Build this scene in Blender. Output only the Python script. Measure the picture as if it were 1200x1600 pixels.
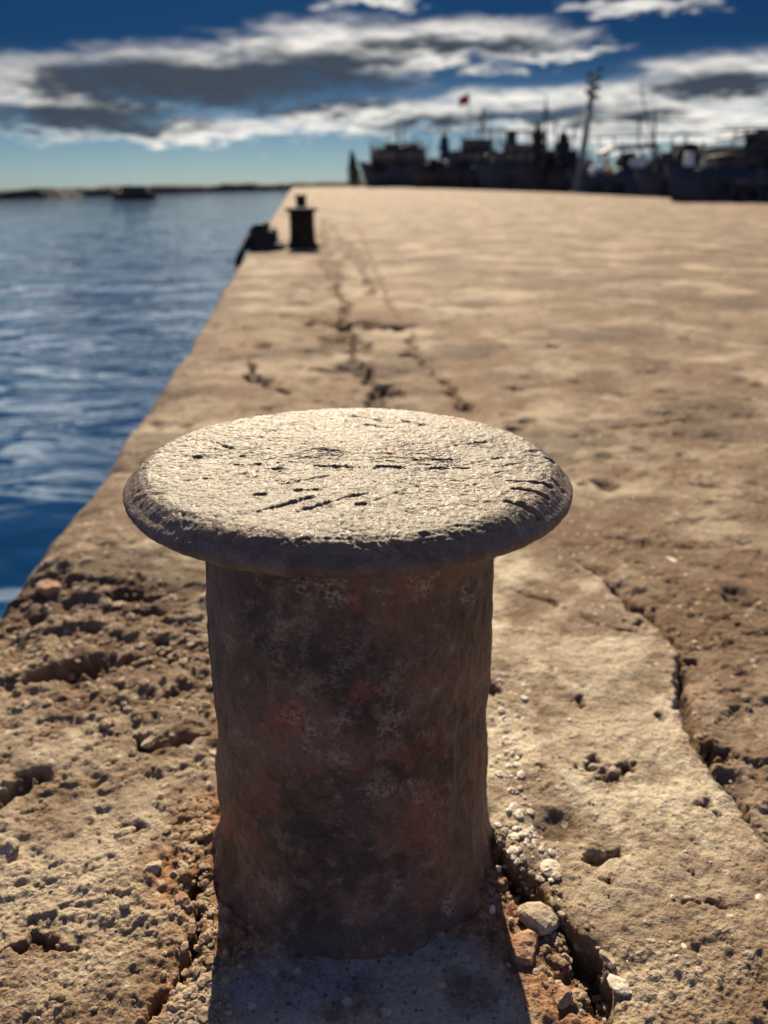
import bpy, bmesh, math, random
import numpy as np
from mathutils import Vector, Matrix
R = math.radians
random.seed(7)
for o in list(bpy.data.objects): bpy.data.objects.remove(o)
SC = bpy.context.scene
C = SC.collection

# ------------------------------------------------------------------ camera
F = 1300.0            # focal length in photo pixels (photo 1200 x 1600)
CAM_H = 0.649
PITCH = math.atan(512 / F)
ROLL = R(0.6)
fwd = Vector((0, math.cos(PITCH), -math.sin(PITCH)))
up0 = Vector((0, math.sin(PITCH), math.cos(PITCH)))
rgt = (Vector((1, 0, 0)) * math.cos(ROLL) - up0 * math.sin(ROLL)).normalized()
upv = rgt.cross(fwd).normalized()
CP = Vector((0, 0, CAM_H))
cd = bpy.data.cameras.new('camera'); cam = bpy.data.objects.new('camera', cd); C.objects.link(cam)
cam.matrix_world = Matrix(((rgt.x, upv.x, -fwd.x, CP.x), (rgt.y, upv.y, -fwd.y, CP.y), (rgt.z, upv.z, -fwd.z, CP.z), (0, 0, 0, 1)))
cd.sensor_fit = 'HORIZONTAL'; cd.sensor_width = 24.0; cd.lens = 24.0 * F / 1200
cd.clip_start = 0.02; cd.clip_end = 20000
cd.dof.use_dof = True; cd.dof.focus_distance = 0.67; cd.dof.aperture_fstop = 4.3
SC.camera = cam

def ray(px, py):
    return (fwd + rgt * ((px - 600) / F) + upv * ((800 - py) / F))
def gnd(px, py, z=0.0):
    d = ray(px, py); t = (z - CP.z) / d.z
    return CP + d * t
def at(px, py, Y):
    d = ray(px, py); return CP + d * (Y / d.y)
def proj(x, y, z=0.0):
    vx, vy, vz = x - CP.x, y - CP.y, z - CP.z
    a = vx * rgt.x + vy * rgt.y + vz * rgt.z
    b = vx * upv.x + vy * upv.y + vz * upv.z
    c = vx * fwd.x + vy * fwd.y + vz * fwd.z
    c = np.maximum(c, 1e-3)
    return 600 + F * a / c, 800 - F * b / c

# ------------------------------------------------------------------ light and sky
SUN_EL, SUN_AZ = 36.0, -5.0           # degrees; azimuth measured from +Y towards +X
SC.view_settings.view_transform = 'Standard'; SC.view_settings.look = 'None'
SC.view_settings.exposure = 0.98; SC.view_settings.gamma = 1.0
sl = bpy.data.lights.new('sun', 'SUN'); sl.energy = 5.0; sl.angle = R(0.5); sl.color = (1.0, 0.84, 0.60)
so = bpy.data.objects.new('sun', sl); C.objects.link(so)
sd = Vector((math.sin(R(SUN_AZ)) * math.cos(R(SUN_EL)), math.cos(R(SUN_AZ)) * math.cos(R(SUN_EL)), math.sin(R(SUN_EL))))
so.rotation_euler = sd.to_track_quat('Z', 'Y').to_euler()
so.location = (0, 0, 30)

class NT:
    def __init__(s, tree): s.t = tree; tree.nodes.clear()
    def n(s, typ, ins=None, **kw):
        nd = s.t.nodes.new(typ)
        for k, v in kw.items(): setattr(nd, k, v)
        if ins:
            for k, v in ins.items():
                sock = nd.inputs[k]
                if hasattr(v, 'is_output') or isinstance(v, bpy.types.NodeSocket): s.t.links.new(v, sock)
                else: sock.default_value = v
        return nd
    def m(s, op, a, b=None, c=None, clamp=False):
        ins = {0: a}
        if b is not None: ins[1] = b
        if c is not None: ins[2] = c
        nd = s.n('ShaderNodeMath', ins, operation=op); nd.use_clamp = clamp
        return nd.outputs[0]
    def ramp(s, fac, stops, interp='LINEAR'):
        nd = s.n('ShaderNodeValToRGB', {0: fac}); cr = nd.color_ramp; cr.interpolation = interp
        while len(cr.elements) > len(stops): cr.elements.remove(cr.elements[-1])
        while len(cr.elements) < len(stops): cr.elements.new(0.5)
        for e, (p, c) in zip(cr.elements, stops):
            e.position = p; e.color = (*c, 1) if not isinstance(c, (int, float)) else (c, c, c, 1)
        return nd.outputs[0]
    def mix(s, fac, a, b, blend='MIX'):
        nd = s.n('ShaderNodeMix', data_type='RGBA', blend_type=blend)
        for i, v in ((0, fac), (6, a), (7, b)):
            if isinstance(v, bpy.types.NodeSocket): s.t.links.new(v, nd.inputs[i])
            else: nd.inputs[i].default_value = v if i == 0 else (*v, 1)
        return nd.outputs[2]
    def noise(s, vec, scale, detail=4, rough=0.55, dist=0.0, lac=2.0):
        return s.n('ShaderNodeTexNoise', {'Vector': vec, 'Scale': scale, 'Detail': detail, 'Roughness': rough, 'Distortion': dist, 'Lacunarity': lac}).outputs[0]
    def link(s, a, b): s.t.links.new(a, b)

w = bpy.data.worlds.new('World'); SC.world = w; w.use_nodes = True
nt = NT(w.node_tree)
tc = nt.n('ShaderNodeTexCoord').outputs['Generated']
sky = nt.n('ShaderNodeTexSky', sky_type='NISHITA', sun_disc=False, sun_elevation=R(SUN_EL), sun_rotation=R(SUN_AZ), altitude=0, air_density=1.0, dust_density=0.35, ozone_density=3.0)
sep = nt.n('ShaderNodeSeparateXYZ', {0: tc})
X, Y_, Z = sep.outputs
el = nt.m('ARCSINE', Z)                                   # elevation, radians
az = nt.m('ARCTAN2', X, Y_)                               # azimuth, radians
# cloud space: u = azimuth, v = elevation, wobbled by noise
cv = nt.n('ShaderNodeCombineXYZ', {0: nt.m('MULTIPLY', az, 1.0), 1: nt.m('MULTIPLY', el, 3.4)}).outputs[0]
n1 = nt.noise(cv, 9, 6, 0.58, 0.2)
n2 = nt.noise(cv, 34, 5, 0.6)
cv2 = nt.n('ShaderNodeVectorMath', {0: cv, 1: (5.3, 2.1, 0)}, operation='ADD').outputs[0]
n3 = nt.noise(cv2, 12, 5, 0.55)
uw = nt.m('ADD', az, nt.m('MULTIPLY', nt.m('SUBTRACT', n3, 0.5), 0.14))
vw = nt.m('ADD', el, nt.m('ADD', nt.m('MULTIPLY', nt.m('SUBTRACT', n1, 0.5), 0.045), nt.m('MULTIPLY', nt.m('SUBTRACT', n2, 0.5), 0.022)))
def dirpx(px, py):
    d = ray(px, py).normalized(); return math.atan2(d.x, d.y), math.asin(d.z)
def blob(px, py, hw, hh, k=1.0):
    u, v = dirpx(px, py); a = hw / F * 0.98; b = hh / F * 0.95
    du = nt.m('MULTIPLY', nt.m('SUBTRACT', uw, u), 1 / a)
    dv = nt.m('MULTIPLY', nt.m('SUBTRACT', vw, v), 1 / b)
    q = nt.m('SQRT', nt.m('ADD', nt.m('MULTIPLY', du, du), nt.m('MULTIPLY', dv, dv)))
    return nt.m('MULTIPLY', nt.m('SUBTRACT', 1.15, q), k)
def union(lst):
    r = lst[0]
    for b in lst[1:]: r = nt.m('MAXIMUM', r, b)
    return r
white = union([blob(90, 135, 150, 42), blob(300, 125, 240, 50), blob(520, 92, 170, 56), blob(700, 66, 210, 30), blob(870, 88, 80, 8),
               blob(600, 95, 180, 24), blob(330, 205, 190, 20), blob(560, 180, 160, 30), blob(120, 175, 160, 36), blob(900, 158, 240, 26),
               blob(1130, 130, 140, 38), blob(1000, 195, 280, 38), blob(700, 185, 140, 22), blob(985, 8, 100, 9), blob(590, 4, 90, 14), blob(1250, 110, 90, 40)])
dark = union([blob(360, 136, 310, 42, 1.5), blob(340, 138, 260, 26, 1.2), blob(190, 120, 150, 20, .7), blob(120, 184, 210, 20, 1.2), blob(520, 95, 120, 22, .9), blob(720, 72, 170, 15, .8),
              blob(1140, 132, 120, 20, .9), blob(830, 180, 150, 14, .8), blob(680, 195, 100, 12, .7), blob(1000, 178, 60, 14, .7)])
wd = nt.m('ADD', white, nt.m('ADD', nt.m('MULTIPLY', nt.m('SUBTRACT', n2, 0.5), 0.9), nt.m('MULTIPLY', nt.m('SUBTRACT', n1, 0.5), 0.5)))
# clouds above view, added for water reflections, on a flat layer seen in perspective
zz = nt.m('MAXIMUM', Z, 0.04)
pl = nt.n('ShaderNodeCombineXYZ', {0: nt.m('DIVIDE', X, zz), 1: nt.m('DIVIDE', Y_, zz)}).outputs[0]
pn = nt.noise(pl, 1.3, 7, 0.6, 0.3)
hi = nt.m('MULTIPLY', nt.m('SUBTRACT', el, 0.185), 25, clamp=True)
upper = nt.n('ShaderNodeMapRange', {0: el, 1: 0.30, 2: 0.52, 3: 1.0, 4: 0.0}).outputs[0]
front = nt.m('MULTIPLY', nt.m('ADD', Y_, 0.15), 2.2, clamp=True)
gen = nt.m('MULTIPLY', nt.m('MULTIPLY', nt.m('SUBTRACT', pn, 0.40), 6.0, clamp=True), nt.m('MULTIPLY', nt.m('MULTIPLY', hi, front), upper))
cmask = nt.n('ShaderNodeMapRange', {0: wd, 1: 0.02, 2: 0.85}, interpolation_type='SMOOTHSTEP').outputs[0]
cmask = nt.m('MAXIMUM', cmask, nt.m('MULTIPLY', gen, 0.9))
dd = nt.m('ADD', dark, nt.m('MULTIPLY', nt.m('SUBTRACT', n2, 0.5), 0.9))
dmask = nt.n('ShaderNodeMapRange', {0: dd, 1: -0.12, 2: 0.7}, interpolation_type='SMOOTHSTEP').outputs[0]
# clear sky: physical sky, deepened
skyc = nt.mix(1.0, sky.outputs[0], (0.24, 0.52, 0.92), 'MULTIPLY')
low = nt.n('ShaderNodeMapRange', {0: el, 1: -0.03, 2: 0.145}, interpolation_type='SMOOTHSTEP').outputs[0]
deep = nt.mix(low, (0.72, 0.50, 0.41), (0.042, 0.072, 0.088))
skyc = nt.mix(1.0, skyc, deep, 'MULTIPLY')
zen = nt.n('ShaderNodeMapRange', {0: el, 1: 0.25, 2: 0.6}).outputs[0]
skyc = nt.mix(zen, skyc, nt.mix(1.0, sky.outputs[0], (0.25, 0.27, 0.50), 'MULTIPLY'))  # zenith, out of view, scaled to set the shadow fill
nE = nt.noise(nt.n('ShaderNodeVectorMath', {0: cv, 1: (0.0, 0.012, 0)}, operation='ADD').outputs[0], 22, 6, 0.6)
nF = nt.noise(cv, 22, 6, 0.6)
relief = nt.m('ADD', nt.m('MULTIPLY', nt.m('SUBTRACT', nF, nE), 5.0), 0.78, clamp=True)     # tops catch the light, undersides do not
edge = nt.n('ShaderNodeMapRange', {0: wd, 1: 0.35, 2: 1.05}).outputs[0]
lit = nt.mix(edge, (7.8, 7.2, 6.3), (4.0, 4.0, 3.9))
lit = nt.mix(relief, nt.mix(1.0, lit, (0.42, 0.48, 0.54), 'MULTIPLY'), lit)
away = nt.m('MULTIPLY', nt.m('SUBTRACT', -0.1, Y_), 2.5, clamp=True)      # rear sky, out of view, tinted and brightened to fill the shadows
skyc = nt.mix(away, skyc, nt.mix(1.0, sky.outputs[0], (0.74, 0.56, 0.58), 'MULTIPLY'))
ccol = nt.mix(dmask, lit, nt.mix(n1, (0.20, 0.28, 0.42), (0.42, 0.54, 0.72)))
ccol = nt.mix(hi, ccol, (12.0, 13.2, 13.6))      # unseen high clouds, brightened so the water reflects paler
col = nt.mix(cmask, skyc, ccol)
bg = nt.n('ShaderNodeBackground', {0: col, 1: 0.09})
nt.link(bg.outputs[0], nt.n('ShaderNodeOutputWorld').inputs[0])

# ------------------------------------------------------------------ helpers
def tag(o, label=None, cat=None, group=None, kind=None):
    if label: o['label'] = label
    if cat: o['category'] = cat
    if group: o['group'] = group
    if kind: o['kind'] = kind
    return o
def empty(name, loc=(0, 0, 0), rz=0):
    o = bpy.data.objects.new(name, None); C.objects.link(o); o.location = loc; o.rotation_euler = (0, 0, rz)
    o.empty_display_size = 0.1
    return o
def np_mesh(name, V, Fq, mat, parent=None, smooth=True, attrs=None):
    me = bpy.data.meshes.new(name)
    V = np.asarray(V, dtype=np.float32); Fq = np.asarray(Fq, dtype=np.int32)
    me.vertices.add(len(V)); me.vertices.foreach_set('co', V.ravel())
    k = Fq.shape[1]
    me.loops.add(Fq.size); me.loops.foreach_set('vertex_index', Fq.ravel())
    me.polygons.add(len(Fq)); me.polygons.foreach_set('loop_start', np.arange(0, Fq.size, k, dtype=np.int32))
    me.update(calc_edges=True)
    me.polygons.foreach_set('use_smooth', np.full(len(Fq), smooth, dtype=bool))
    if attrs:
        for an, arr in attrs.items():
            a = me.attributes.new(an, 'FLOAT', 'POINT'); a.data.foreach_set('value', np.asarray(arr, dtype=np.float32))
    me.validate(); me.update()
    me.materials.append(mat)
    o = bpy.data.objects.new(name, me); C.objects.link(o); o.parent = parent
    return o
def grid_faces(nr, nc, wrap=False):
    i = np.arange(nr - 1)[:, None]; j = np.arange(nc if wrap else nc - 1)[None, :]
    a = i * nc + j; b = i * nc + (j + 1) % nc
    return np.stack([a, b, b + nc, a + nc], -1).reshape(-1, 4)
class MB:
    def __init__(s): s.bm = bmesh.new()
    def box(s, c, size, rot=None, taper=1.0):
        sx, sy, sz = (q / 2 for q in size); M = rot or Matrix()
        vs = []
        for z in (-1, 1):
            k = taper if z > 0 else 1.0
            for x, y in ((-1, -1), (1, -1), (1, 1), (-1, 1)):
                vs.append(s.bm.verts.new(Vector(c) + M @ Vector((x * sx * k, y * sy * k, z * sz))))
        for f in ((0, 3, 2, 1), (4, 5, 6, 7), (0, 1, 5, 4), (1, 2, 6, 5), (2, 3, 7, 6), (3, 0, 4, 7)):
            s.bm.faces.new([vs[i] for i in f])
    def tube(s, pts, r, n=8, cap=True):
        pts = [Vector(p) for p in pts]; rs = r if isinstance(r, (list, tuple)) else [r] * len(pts)
        rings = []
        for i, p in enumerate(pts):
            d = (pts[min(i + 1, len(pts) - 1)] - pts[max(i - 1, 0)]).normalized()
            a = d.cross(Vector((0, 0, 1)))
            if a.length < 1e-3: a = Vector((1, 0, 0))
            a.normalize(); b = d.cross(a)
            rings.append([s.bm.verts.new(p + (a * math.cos(t) + b * math.sin(t)) * rs[i]) for t in [2 * math.pi * k / n for k in range(n)]])
        for q in range(len(rings) - 1):
            for k in range(n): s.bm.faces.new((rings[q][k], rings[q][(k + 1) % n], rings[q + 1][(k + 1) % n], rings[q + 1][k]))
        if cap: s.bm.faces.new(rings[0][::-1]); s.bm.faces.new(rings[-1])
    def loft(s, secs, cap=True, closed=True):
        rings = [[s.bm.verts.new(p) for p in sec] for sec in secs]; n = len(rings[0])
        for q in range(len(rings) - 1):
            for k in range(n if closed else n - 1): s.bm.faces.new((rings[q][k], rings[q][(k + 1) % n], rings[q + 1][(k + 1) % n], rings[q + 1][k]))
        if cap: s.bm.faces.new(rings[0][::-1]); s.bm.faces.new(rings[-1])
    def torus(s, c, R0, r, axis='Y', n=20, m=8, sq=1.0):
        rings = []
        for i in range(n):
            t = 2 * math.pi * i / n; ring = []
            for j in range(m):
                u = 2 * math.pi * j / m; q = R0 + r * math.cos(u); h = r * math.sin(u) * sq
                if axis == 'Y': p = (q * math.cos(t), h, q * math.sin(t))
                elif axis == 'X': p = (h, q * math.cos(t), q * math.sin(t))
                else: p = (q * math.cos(t), q * math.sin(t), h)
                ring.append(s.bm.verts.new(Vector(c) + Vector(p)))
            rings.append(ring)
        for i in range(n):
            for j in range(m): s.bm.faces.new((rings[i][j], rings[(i + 1) % n][j], rings[(i + 1) % n][(j + 1) % m], rings[i][(j + 1) % m]))
    def build(s, name, mat, parent=None, smooth=False, bevel=0):
        bmesh.ops.recalc_face_normals(s.bm, faces=s.bm.faces)
        me = bpy.data.meshes.new(name); s.bm.to_mesh(me); s.bm.free(); me.materials.append(mat)
        if smooth: me.polygons.foreach_set('use_smooth', [True] * len(me.polygons))
        o = bpy.data.objects.new(name, me); C.objects.link(o); o.parent = parent
        if bevel:
            b = o.modifiers.new('bevel', 'BEVEL'); b.width = bevel; b.segments = 2
        return o

# ---- numpy noise
def _tab(seed): return np.random.RandomState(seed).rand(256, 256)
_T = {}
def vn(x, y, seed=0):
    T = _T.setdefault(seed, _tab(seed))
    xi = np.floor(x); yi = np.floor(y); fx = x - xi; fy = y - yi
    fx = fx * fx * fx * (fx * (fx * 6 - 15) + 10); fy = fy * fy * fy * (fy * (fy * 6 - 15) + 10)
    a = xi.astype(int) & 255; b = yi.astype(int) & 255; a1 = (a + 1) & 255; b1 = (b + 1) & 255
    return (T[a, b] * (1 - fx) + T[a1, b] * fx) * (1 - fy) + (T[a, b1] * (1 - fx) + T[a1, b1] * fx) * fy - 0.5
def fbm(x, y, f, o=4, seed=0, g=0.5):
    r = 0; a = 1.0
    for k in range(o):
        r = r + a * vn(x * f + 13.7 * k, y * f + 7.3 * k, seed + k); f *= 2.03; a *= g
    return r
def worley(x, y, f, seed=0):
    T1 = _T.setdefault(seed + 500, _tab(seed + 500)); T2 = _T.setdefault(seed + 501, _tab(seed + 501)); T3 = _T.setdefault(seed + 502, _tab(seed + 502))
    x = x * f; y = y * f; xi = np.floor(x); yi = np.floor(y)
    d1 = np.full(x.shape, 9.0); d2 = d1.copy(); idv = np.zeros(x.shape)
    for dx in (-1, 0, 1):
        for dy in (-1, 0, 1):
            a = (xi + dx).astype(int) & 255; b = (yi + dy).astype(int) & 255
            d = np.hypot(xi + dx + T1[a, b] - x, yi + dy + T2[a, b] - y)
            nearer = d < d1
            d2 = np.where(nearer, d1, np.minimum(d2, d)); idv = np.where(nearer, T3[a, b], idv); d1 = np.where(nearer, d, d1)
    return d1, d2, idv
def sstep(a, b, x):
    t = np.clip((x - a) / (b - a), 0, 1); return t * t * (3 - 2 * t)
def poly_dist(x, y, pts):
    d = np.full(x.shape, 1e3)
    for (x0, y0), (x1, y1) in zip(pts[:-1], pts[1:]):
        vx, vy = x1 - x0, y1 - y0; L = vx * vx + vy * vy + 1e-12
        t = np.clip(((x - x0) * vx + (y - y0) * vy) / L, 0, 1)
        d = np.minimum(d, np.hypot(x - x0 - t * vx, y - y0 - t * vy))
    return d
def inside(x, y, poly):
    c = np.zeros(x.shape, bool); n = len(poly)
    for i in range(n):
        x0, y0 = poly[i]; x1, y1 = poly[(i + 1) % n]
        if y0 == y1: continue
        c ^= ((y0 > y) != (y1 > y)) & (x < (x1 - x0) * (y - y0) / (y1 - y0) + x0)
    return c
def gp(pts): return [tuple(gnd(px, py)[:2]) for px, py in pts]

# ------------------------------------------------------------------ materials
def mat(name):
    m = bpy.data.materials.new(name); m.use_nodes = True; n = NT(m.node_tree)
    b = n.n('ShaderNodeBsdfPrincipled'); o = n.n('ShaderNodeOutputMaterial'); n.link(b.outputs[0], o.inputs[0])
    return m, n, b
def seti(n, b, **kw):
    for k, v in kw.items():
        k = k.replace('_', ' ')
        if isinstance(v, bpy.types.NodeSocket): n.link(v, b.inputs[k])
        else: b.inputs[k].default_value = v if not isinstance(v, tuple) or len(v) != 3 else (*v, 1)
def worn(name, c1, c2, scale=3.0, rough=0.6, rust=0.0, bump=0.2, metallic=0.0, spec=0.4):
    m, n, b = mat(name)
    oc = n.n('ShaderNodeTexCoord').outputs['Object']
    f = n.noise(oc, scale, 6, 0.65)
    col = n.mix(n.ramp(f, [(0.35, 0), (0.65, 1)]), c1, c2)
    if rust:
        r = n.ramp(n.noise(oc, scale * 0.7, 8, 0.7, 0.6), [(0.62 - rust * .2, 0), (0.70 - rust * .15, 1)])
        col = n.mix(r, col, (0.16, 0.07, 0.035))
    bm_ = n.n('ShaderNodeBump', {'Height': f, 'Strength': bump, 'Distance': 0.02})
    seti(n, b, Base_Color=col, Roughness=rough, Normal=bm_.outputs[0], Metallic=metallic, Specular_IOR_Level=spec)
    return m

# concrete of the quay
M_quay, n, b = mat('weathered_concrete')
oc = n.n('ShaderNodeTexCoord').outputs['Object']
at_ = lambda nm: n.n('ShaderNodeAttribute', attribute_name=nm).outputs['Fac']
big = n.noise(oc, 0.45, 5, 0.6, 0.4); mid = n.noise(oc, 3.2, 6, 0.62, 0.5); sm = n.noise(oc, 17, 6, 0.65, 0.2); fi = n.noise(oc, 90, 4, 0.6); gr = n.noise(oc, 420, 2, 0.6)
col = n.mix(n.ramp(mid, [(0.35, 0), (0.66, 1)]), (0.195, 0.143, 0.095), (0.39, 0.315, 0.222))
col = n.mix(n.ramp(big, [(0.38, 0), (0.62, 0.6)]), col, (0.175, 0.112, 0.066))
col = n.mix(n.m('MULTIPLY', at_('pale'), n.ramp(mid, [(0.2, .6), (0.6, 1)])), col, n.mix(n.ramp(sm, [(0.3, 0), (0.65, 1)]), (0.42, 0.345, 0.235), (0.68, 0.60, 0.455)))
col = n.mix(at_('grey'), col, n.mix(n.ramp(sm, [(0.3, 0), (0.7, 1)]), (0.17, 0.175, 0.21), (0.27, 0.275, 0.315)))  # blue-sky tint of the bollard's shadow, painted into the concrete colour
col = n.mix(n.m('MULTIPLY', at_('brown'), 0.9), col, n.mix(n.ramp(sm, [(0.3, 0), (0.65, 1)]), (0.095, 0.060, 0.038), (0.23, 0.158, 0.100)))
col = n.mix(n.ramp(sm, [(0.33, 0.85), (0.49, 0)]), col, (0.14, 0.09, 0.06))
spots = n.ramp(n.noise(oc, 9, 5, 0.7), [(0.28, 0.8), (0.36, 0)])
stain = n.ramp(n.noise(oc, 1.3, 7, 0.68, 0.5), [(0.42, 0.85), (0.52, 0)])
col = n.mix(stain, col, (0.145, 0.090, 0.055))
blot = n.ramp(n.noise(oc, 5.2, 7, 0.72, 0.3), [(0.41, 0.75), (0.53, 0)])
col = n.mix(blot, col, (0.15, 0.095, 0.06))
pal = n.ramp(n.noise(n.n('ShaderNodeVectorMath', {0: oc, 1: (7.7, 3.3, 0)}, operation='ADD').outputs[0], 1.9, 7, 0.68, 0.4), [(0.50, 0), (0.62, 0.75)])
col = n.mix(pal, col, (0.46, 0.385, 0.28))
col = n.mix(spots, col, (0.11, 0.07, 0.045))
soilc = n.mix(n.ramp(fi, [(0.35, 0), (0.65, 1)]), (0.14, 0.062, 0.03), (0.40, 0.22, 0.115))
col = n.mix(n.m('MULTIPLY', at_('soil'), n.ramp(sm, [(0.25, .55), (0.5, 1)])), col, soilc)
col = n.mix(n.m('MULTIPLY', at_('dirt'), n.ramp(fi, [(0.3, 1), (0.7, .75)])), col, (0.055, 0.034, 0.022))
vo = n.n('ShaderNodeTexVoronoi', {'Vector': oc, 'Scale': 62.0}, feature='F1')
chips = n.m('MULTIPLY', n.ramp(vo.outputs['Distance'], [(0.18, 1), (0.30, 0)]), n.ramp(n.n('ShaderNodeSeparateColor', {0: vo.outputs['Color']}).outputs[0], [(0.70, 0), (0.76, 1)]))
col = n.mix(n.m('MULTIPLY', chips, 0.6), col, (0.60, 0.53, 0.42))
vd = n.n('ShaderNodeTexVoronoi', {'Vector': oc, 'Scale': 130.0}, feature='F1')
dots = n.m('MULTIPLY', n.ramp(vd.outputs['Distance'], [(0.16, 1), (0.3, 0)]), n.ramp(n.n('ShaderNodeSeparateColor', {0: vd.outputs['Color']}).outputs[1], [(0.72, 0), (0.8, 1)]))
col = n.mix(n.m('MULTIPLY', dots, 0.7), col, (0.10, 0.06, 0.04))
col = n.mix(n.m('MULTIPLY', n.ramp(gr, [(0.3, 1), (0.5, 0)]), 0.5), col, n.mix(1.0, col, (0.45, 0.4, 0.36), 'MULTIPLY'))
hh = n.m('ADD', n.m('MULTIPLY', sm, 0.7), n.m('ADD', n.m('MULTIPLY', fi, 0.35), n.m('MULTIPLY', gr, 0.14)))
hh = n.m('SUBTRACT', hh, n.m('MULTIPLY', dots, 0.15))
hh = n.m('ADD', hh, n.m('MULTIPLY', chips, 0.08))
vg = n.n('ShaderNodeTexVoronoi', {'Vector': oc, 'Scale': 230.0}, feature='F1').outputs['Distance']
hh = n.m('ADD', hh, n.m('MULTIPLY', n.m('MULTIPLY', vg, -0.22), at_('gran')))
gritty = n.noise(oc, 190, 5, 0.7)
hh = n.m('ADD', hh, n.m('MULTIPLY', gritty, 0.34))
col = n.mix(n.ramp(gritty, [(0.34, 0.55), (0.46, 0)]), col, (0.10, 0.065, 0.042))
col = n.mix(n.ramp(gritty, [(0.60, 0), (0.70, 0.5)]), col, (0.50, 0.42, 0.31))
bp = n.n('ShaderNodeBump', {'Height': hh, 'Strength': 1.0, 'Distance': 0.011})
seti(n, b, Base_Color=col, Roughness=n.ramp(fi, [(0.3, 0.78), (0.7, 0.95)]), Normal=bp.outputs[0], Specular_IOR_Level=0.15)

# rusty iron of the bollard post
M_post, n, b = mat('rusted_iron')
oc = n.n('ShaderNodeTexCoord').outputs['Object']
a1 = n.noise(oc, 9, 6, 0.7, 0.4); a2 = n.noise(oc, 45, 6, 0.7, 0.3); a3 = n.noise(oc, 260, 4, 0.65)
a4 = n.noise(n.n('ShaderNodeVectorMath', {0: oc, 1: (3.1, 9.2, 1.7)}, operation='ADD').outputs[0], 7, 5, 0.65, 0.3)
col = n.mix(n.ramp(a1, [(0.41, 0), (0.60, 1)]), (0.026, 0.017, 0.016), (0.150, 0.082, 0.060))
col = n.mix(n.ramp(a2, [(0.52, 0), (0.62, .7)]), col, (0.17, 0.12, 0.10))
col = n.mix(n.ramp(a4, [(0.58, 0), (0.72, 0.5)]), col, (0.20, 0.055, 0.035))
col = n.mix(n.m('MULTIPLY', n.n('ShaderNodeAttribute', attribute_name='red_scale').outputs['Fac'], n.ramp(a2, [(0.3, .5), (0.6, 1)])), col, (0.30, 0.055, 0.030))
col = n.mix(n.m('MULTIPLY', n.n('ShaderNodeAttribute', attribute_name='dark_patch').outputs['Fac'], 0.8), col, (0.035, 0.030, 0.032))  # darker patches on the post, the widest at its foot
col = n.mix(n.m('MULTIPLY', n.n('ShaderNodeAttribute', attribute_name='flaked').outputs['Fac'], n.m('MULTIPLY', n.ramp(a3, [(0.45, 0), (0.56, 1)]), n.ramp(a2, [(.4, 0), (.55, 1)]))), col, (0.30, 0.24, 0.20))
pale = n.m('MULTIPLY', n.ramp(a2, [(0.54, 0), (0.64, .7)]), n.ramp(a1, [(0.48, 0), (0.64, 1)]))
col = n.mix(n.m('MULTIPLY', pale, n.ramp(a3, [(0.45, 0), (0.55, 0.85)])), col, (0.34, 0.27, 0.22))
col = n.mix(n.ramp(a3, [(0.33, 0.6), (0.46, 0)]), col, (0.022, 0.016, 0.016))
hh = n.m('ADD', n.m('MULTIPLY', a2, 0.6), n.m('MULTIPLY', a3, 0.35))
bp = n.n('ShaderNodeBump', {'Height': hh, 'Strength': 0.8, 'Distance': 0.004})
seti(n, b, Base_Color=col, Roughness=n.ramp(a2, [(0.3, 0.42), (0.7, 0.75)]), Normal=bp.outputs[0], Specular_IOR_Level=0.5)

# worn, flaked pale paint on the head
M_head, n, b = mat('flaked_pale_paint')
oc = n.n('ShaderNodeTexCoord').outputs['Object']
a1 = n.noise(oc, 14, 6, 0.65, 0.4); a2 = n.noise(oc, 60, 6, 0.7, 0.3); a3 = n.noise(oc, 330, 3, 0.65); a5 = n.noise(oc, 30, 5, 0.6, 1.2)
gou = n.n('ShaderNodeAttribute', attribute_name='gouge').outputs['Fac']; rim = n.n('ShaderNodeAttribute', attribute_name='rim').outputs['Fac']
col = n.mix(n.ramp(a1, [(0.32, 0), (0.66, 1)]), (0.095, 0.072, 0.047), (0.165, 0.134, 0.094))
col = n.mix(n.ramp(a5, [(0.55, 0), (0.66, 0.75)]), col, (0.20, 0.115, 0.055))
col = n.mix(n.ramp(n.noise(oc, 22, 5, 0.7), [(0.36, 0.7), (0.44, 0)]), col, (0.13, 0.09, 0.06))
col = n.mix(n.m('MULTIPLY', rim, n.ramp(a2, [(0.30, 0.75), (0.62, 1)])), col, n.mix(n.ramp(a2, [(0.35, 0), (0.65, 1)]), (0.085, 0.052, 0.042), (0.19, 0.13, 0.105)))
col = n.mix(n.m('MULTIPLY', n.ramp(a2, [(0.28, 0.6), (0.42, 0)]), n.ramp(rim, [(0.0, .6), (1, .5)])), col, (0.10, 0.06, 0.045))
col = n.mix(n.m('MULTIPLY', gou, 0.8), col, (0.10, 0.07, 0.05))
a6 = n.noise(oc, 700, 2, 0.6)
hh = n.m('ADD', n.m('MULTIPLY', a2, 0.8), n.m('ADD', n.m('MULTIPLY', a3, 0.34), n.m('MULTIPLY', a6, 0.14)))
bp = n.n('ShaderNodeBump', {'Height': hh, 'Strength': 1.0, 'Distance': 0.0036})
seti(n, b, Base_Color=col, Roughness=n.ramp(a3, [(0.35, 0.40), (0.65, 0.66)]), Normal=bp.outputs[0], Specular_IOR_Level=0.36)

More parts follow.
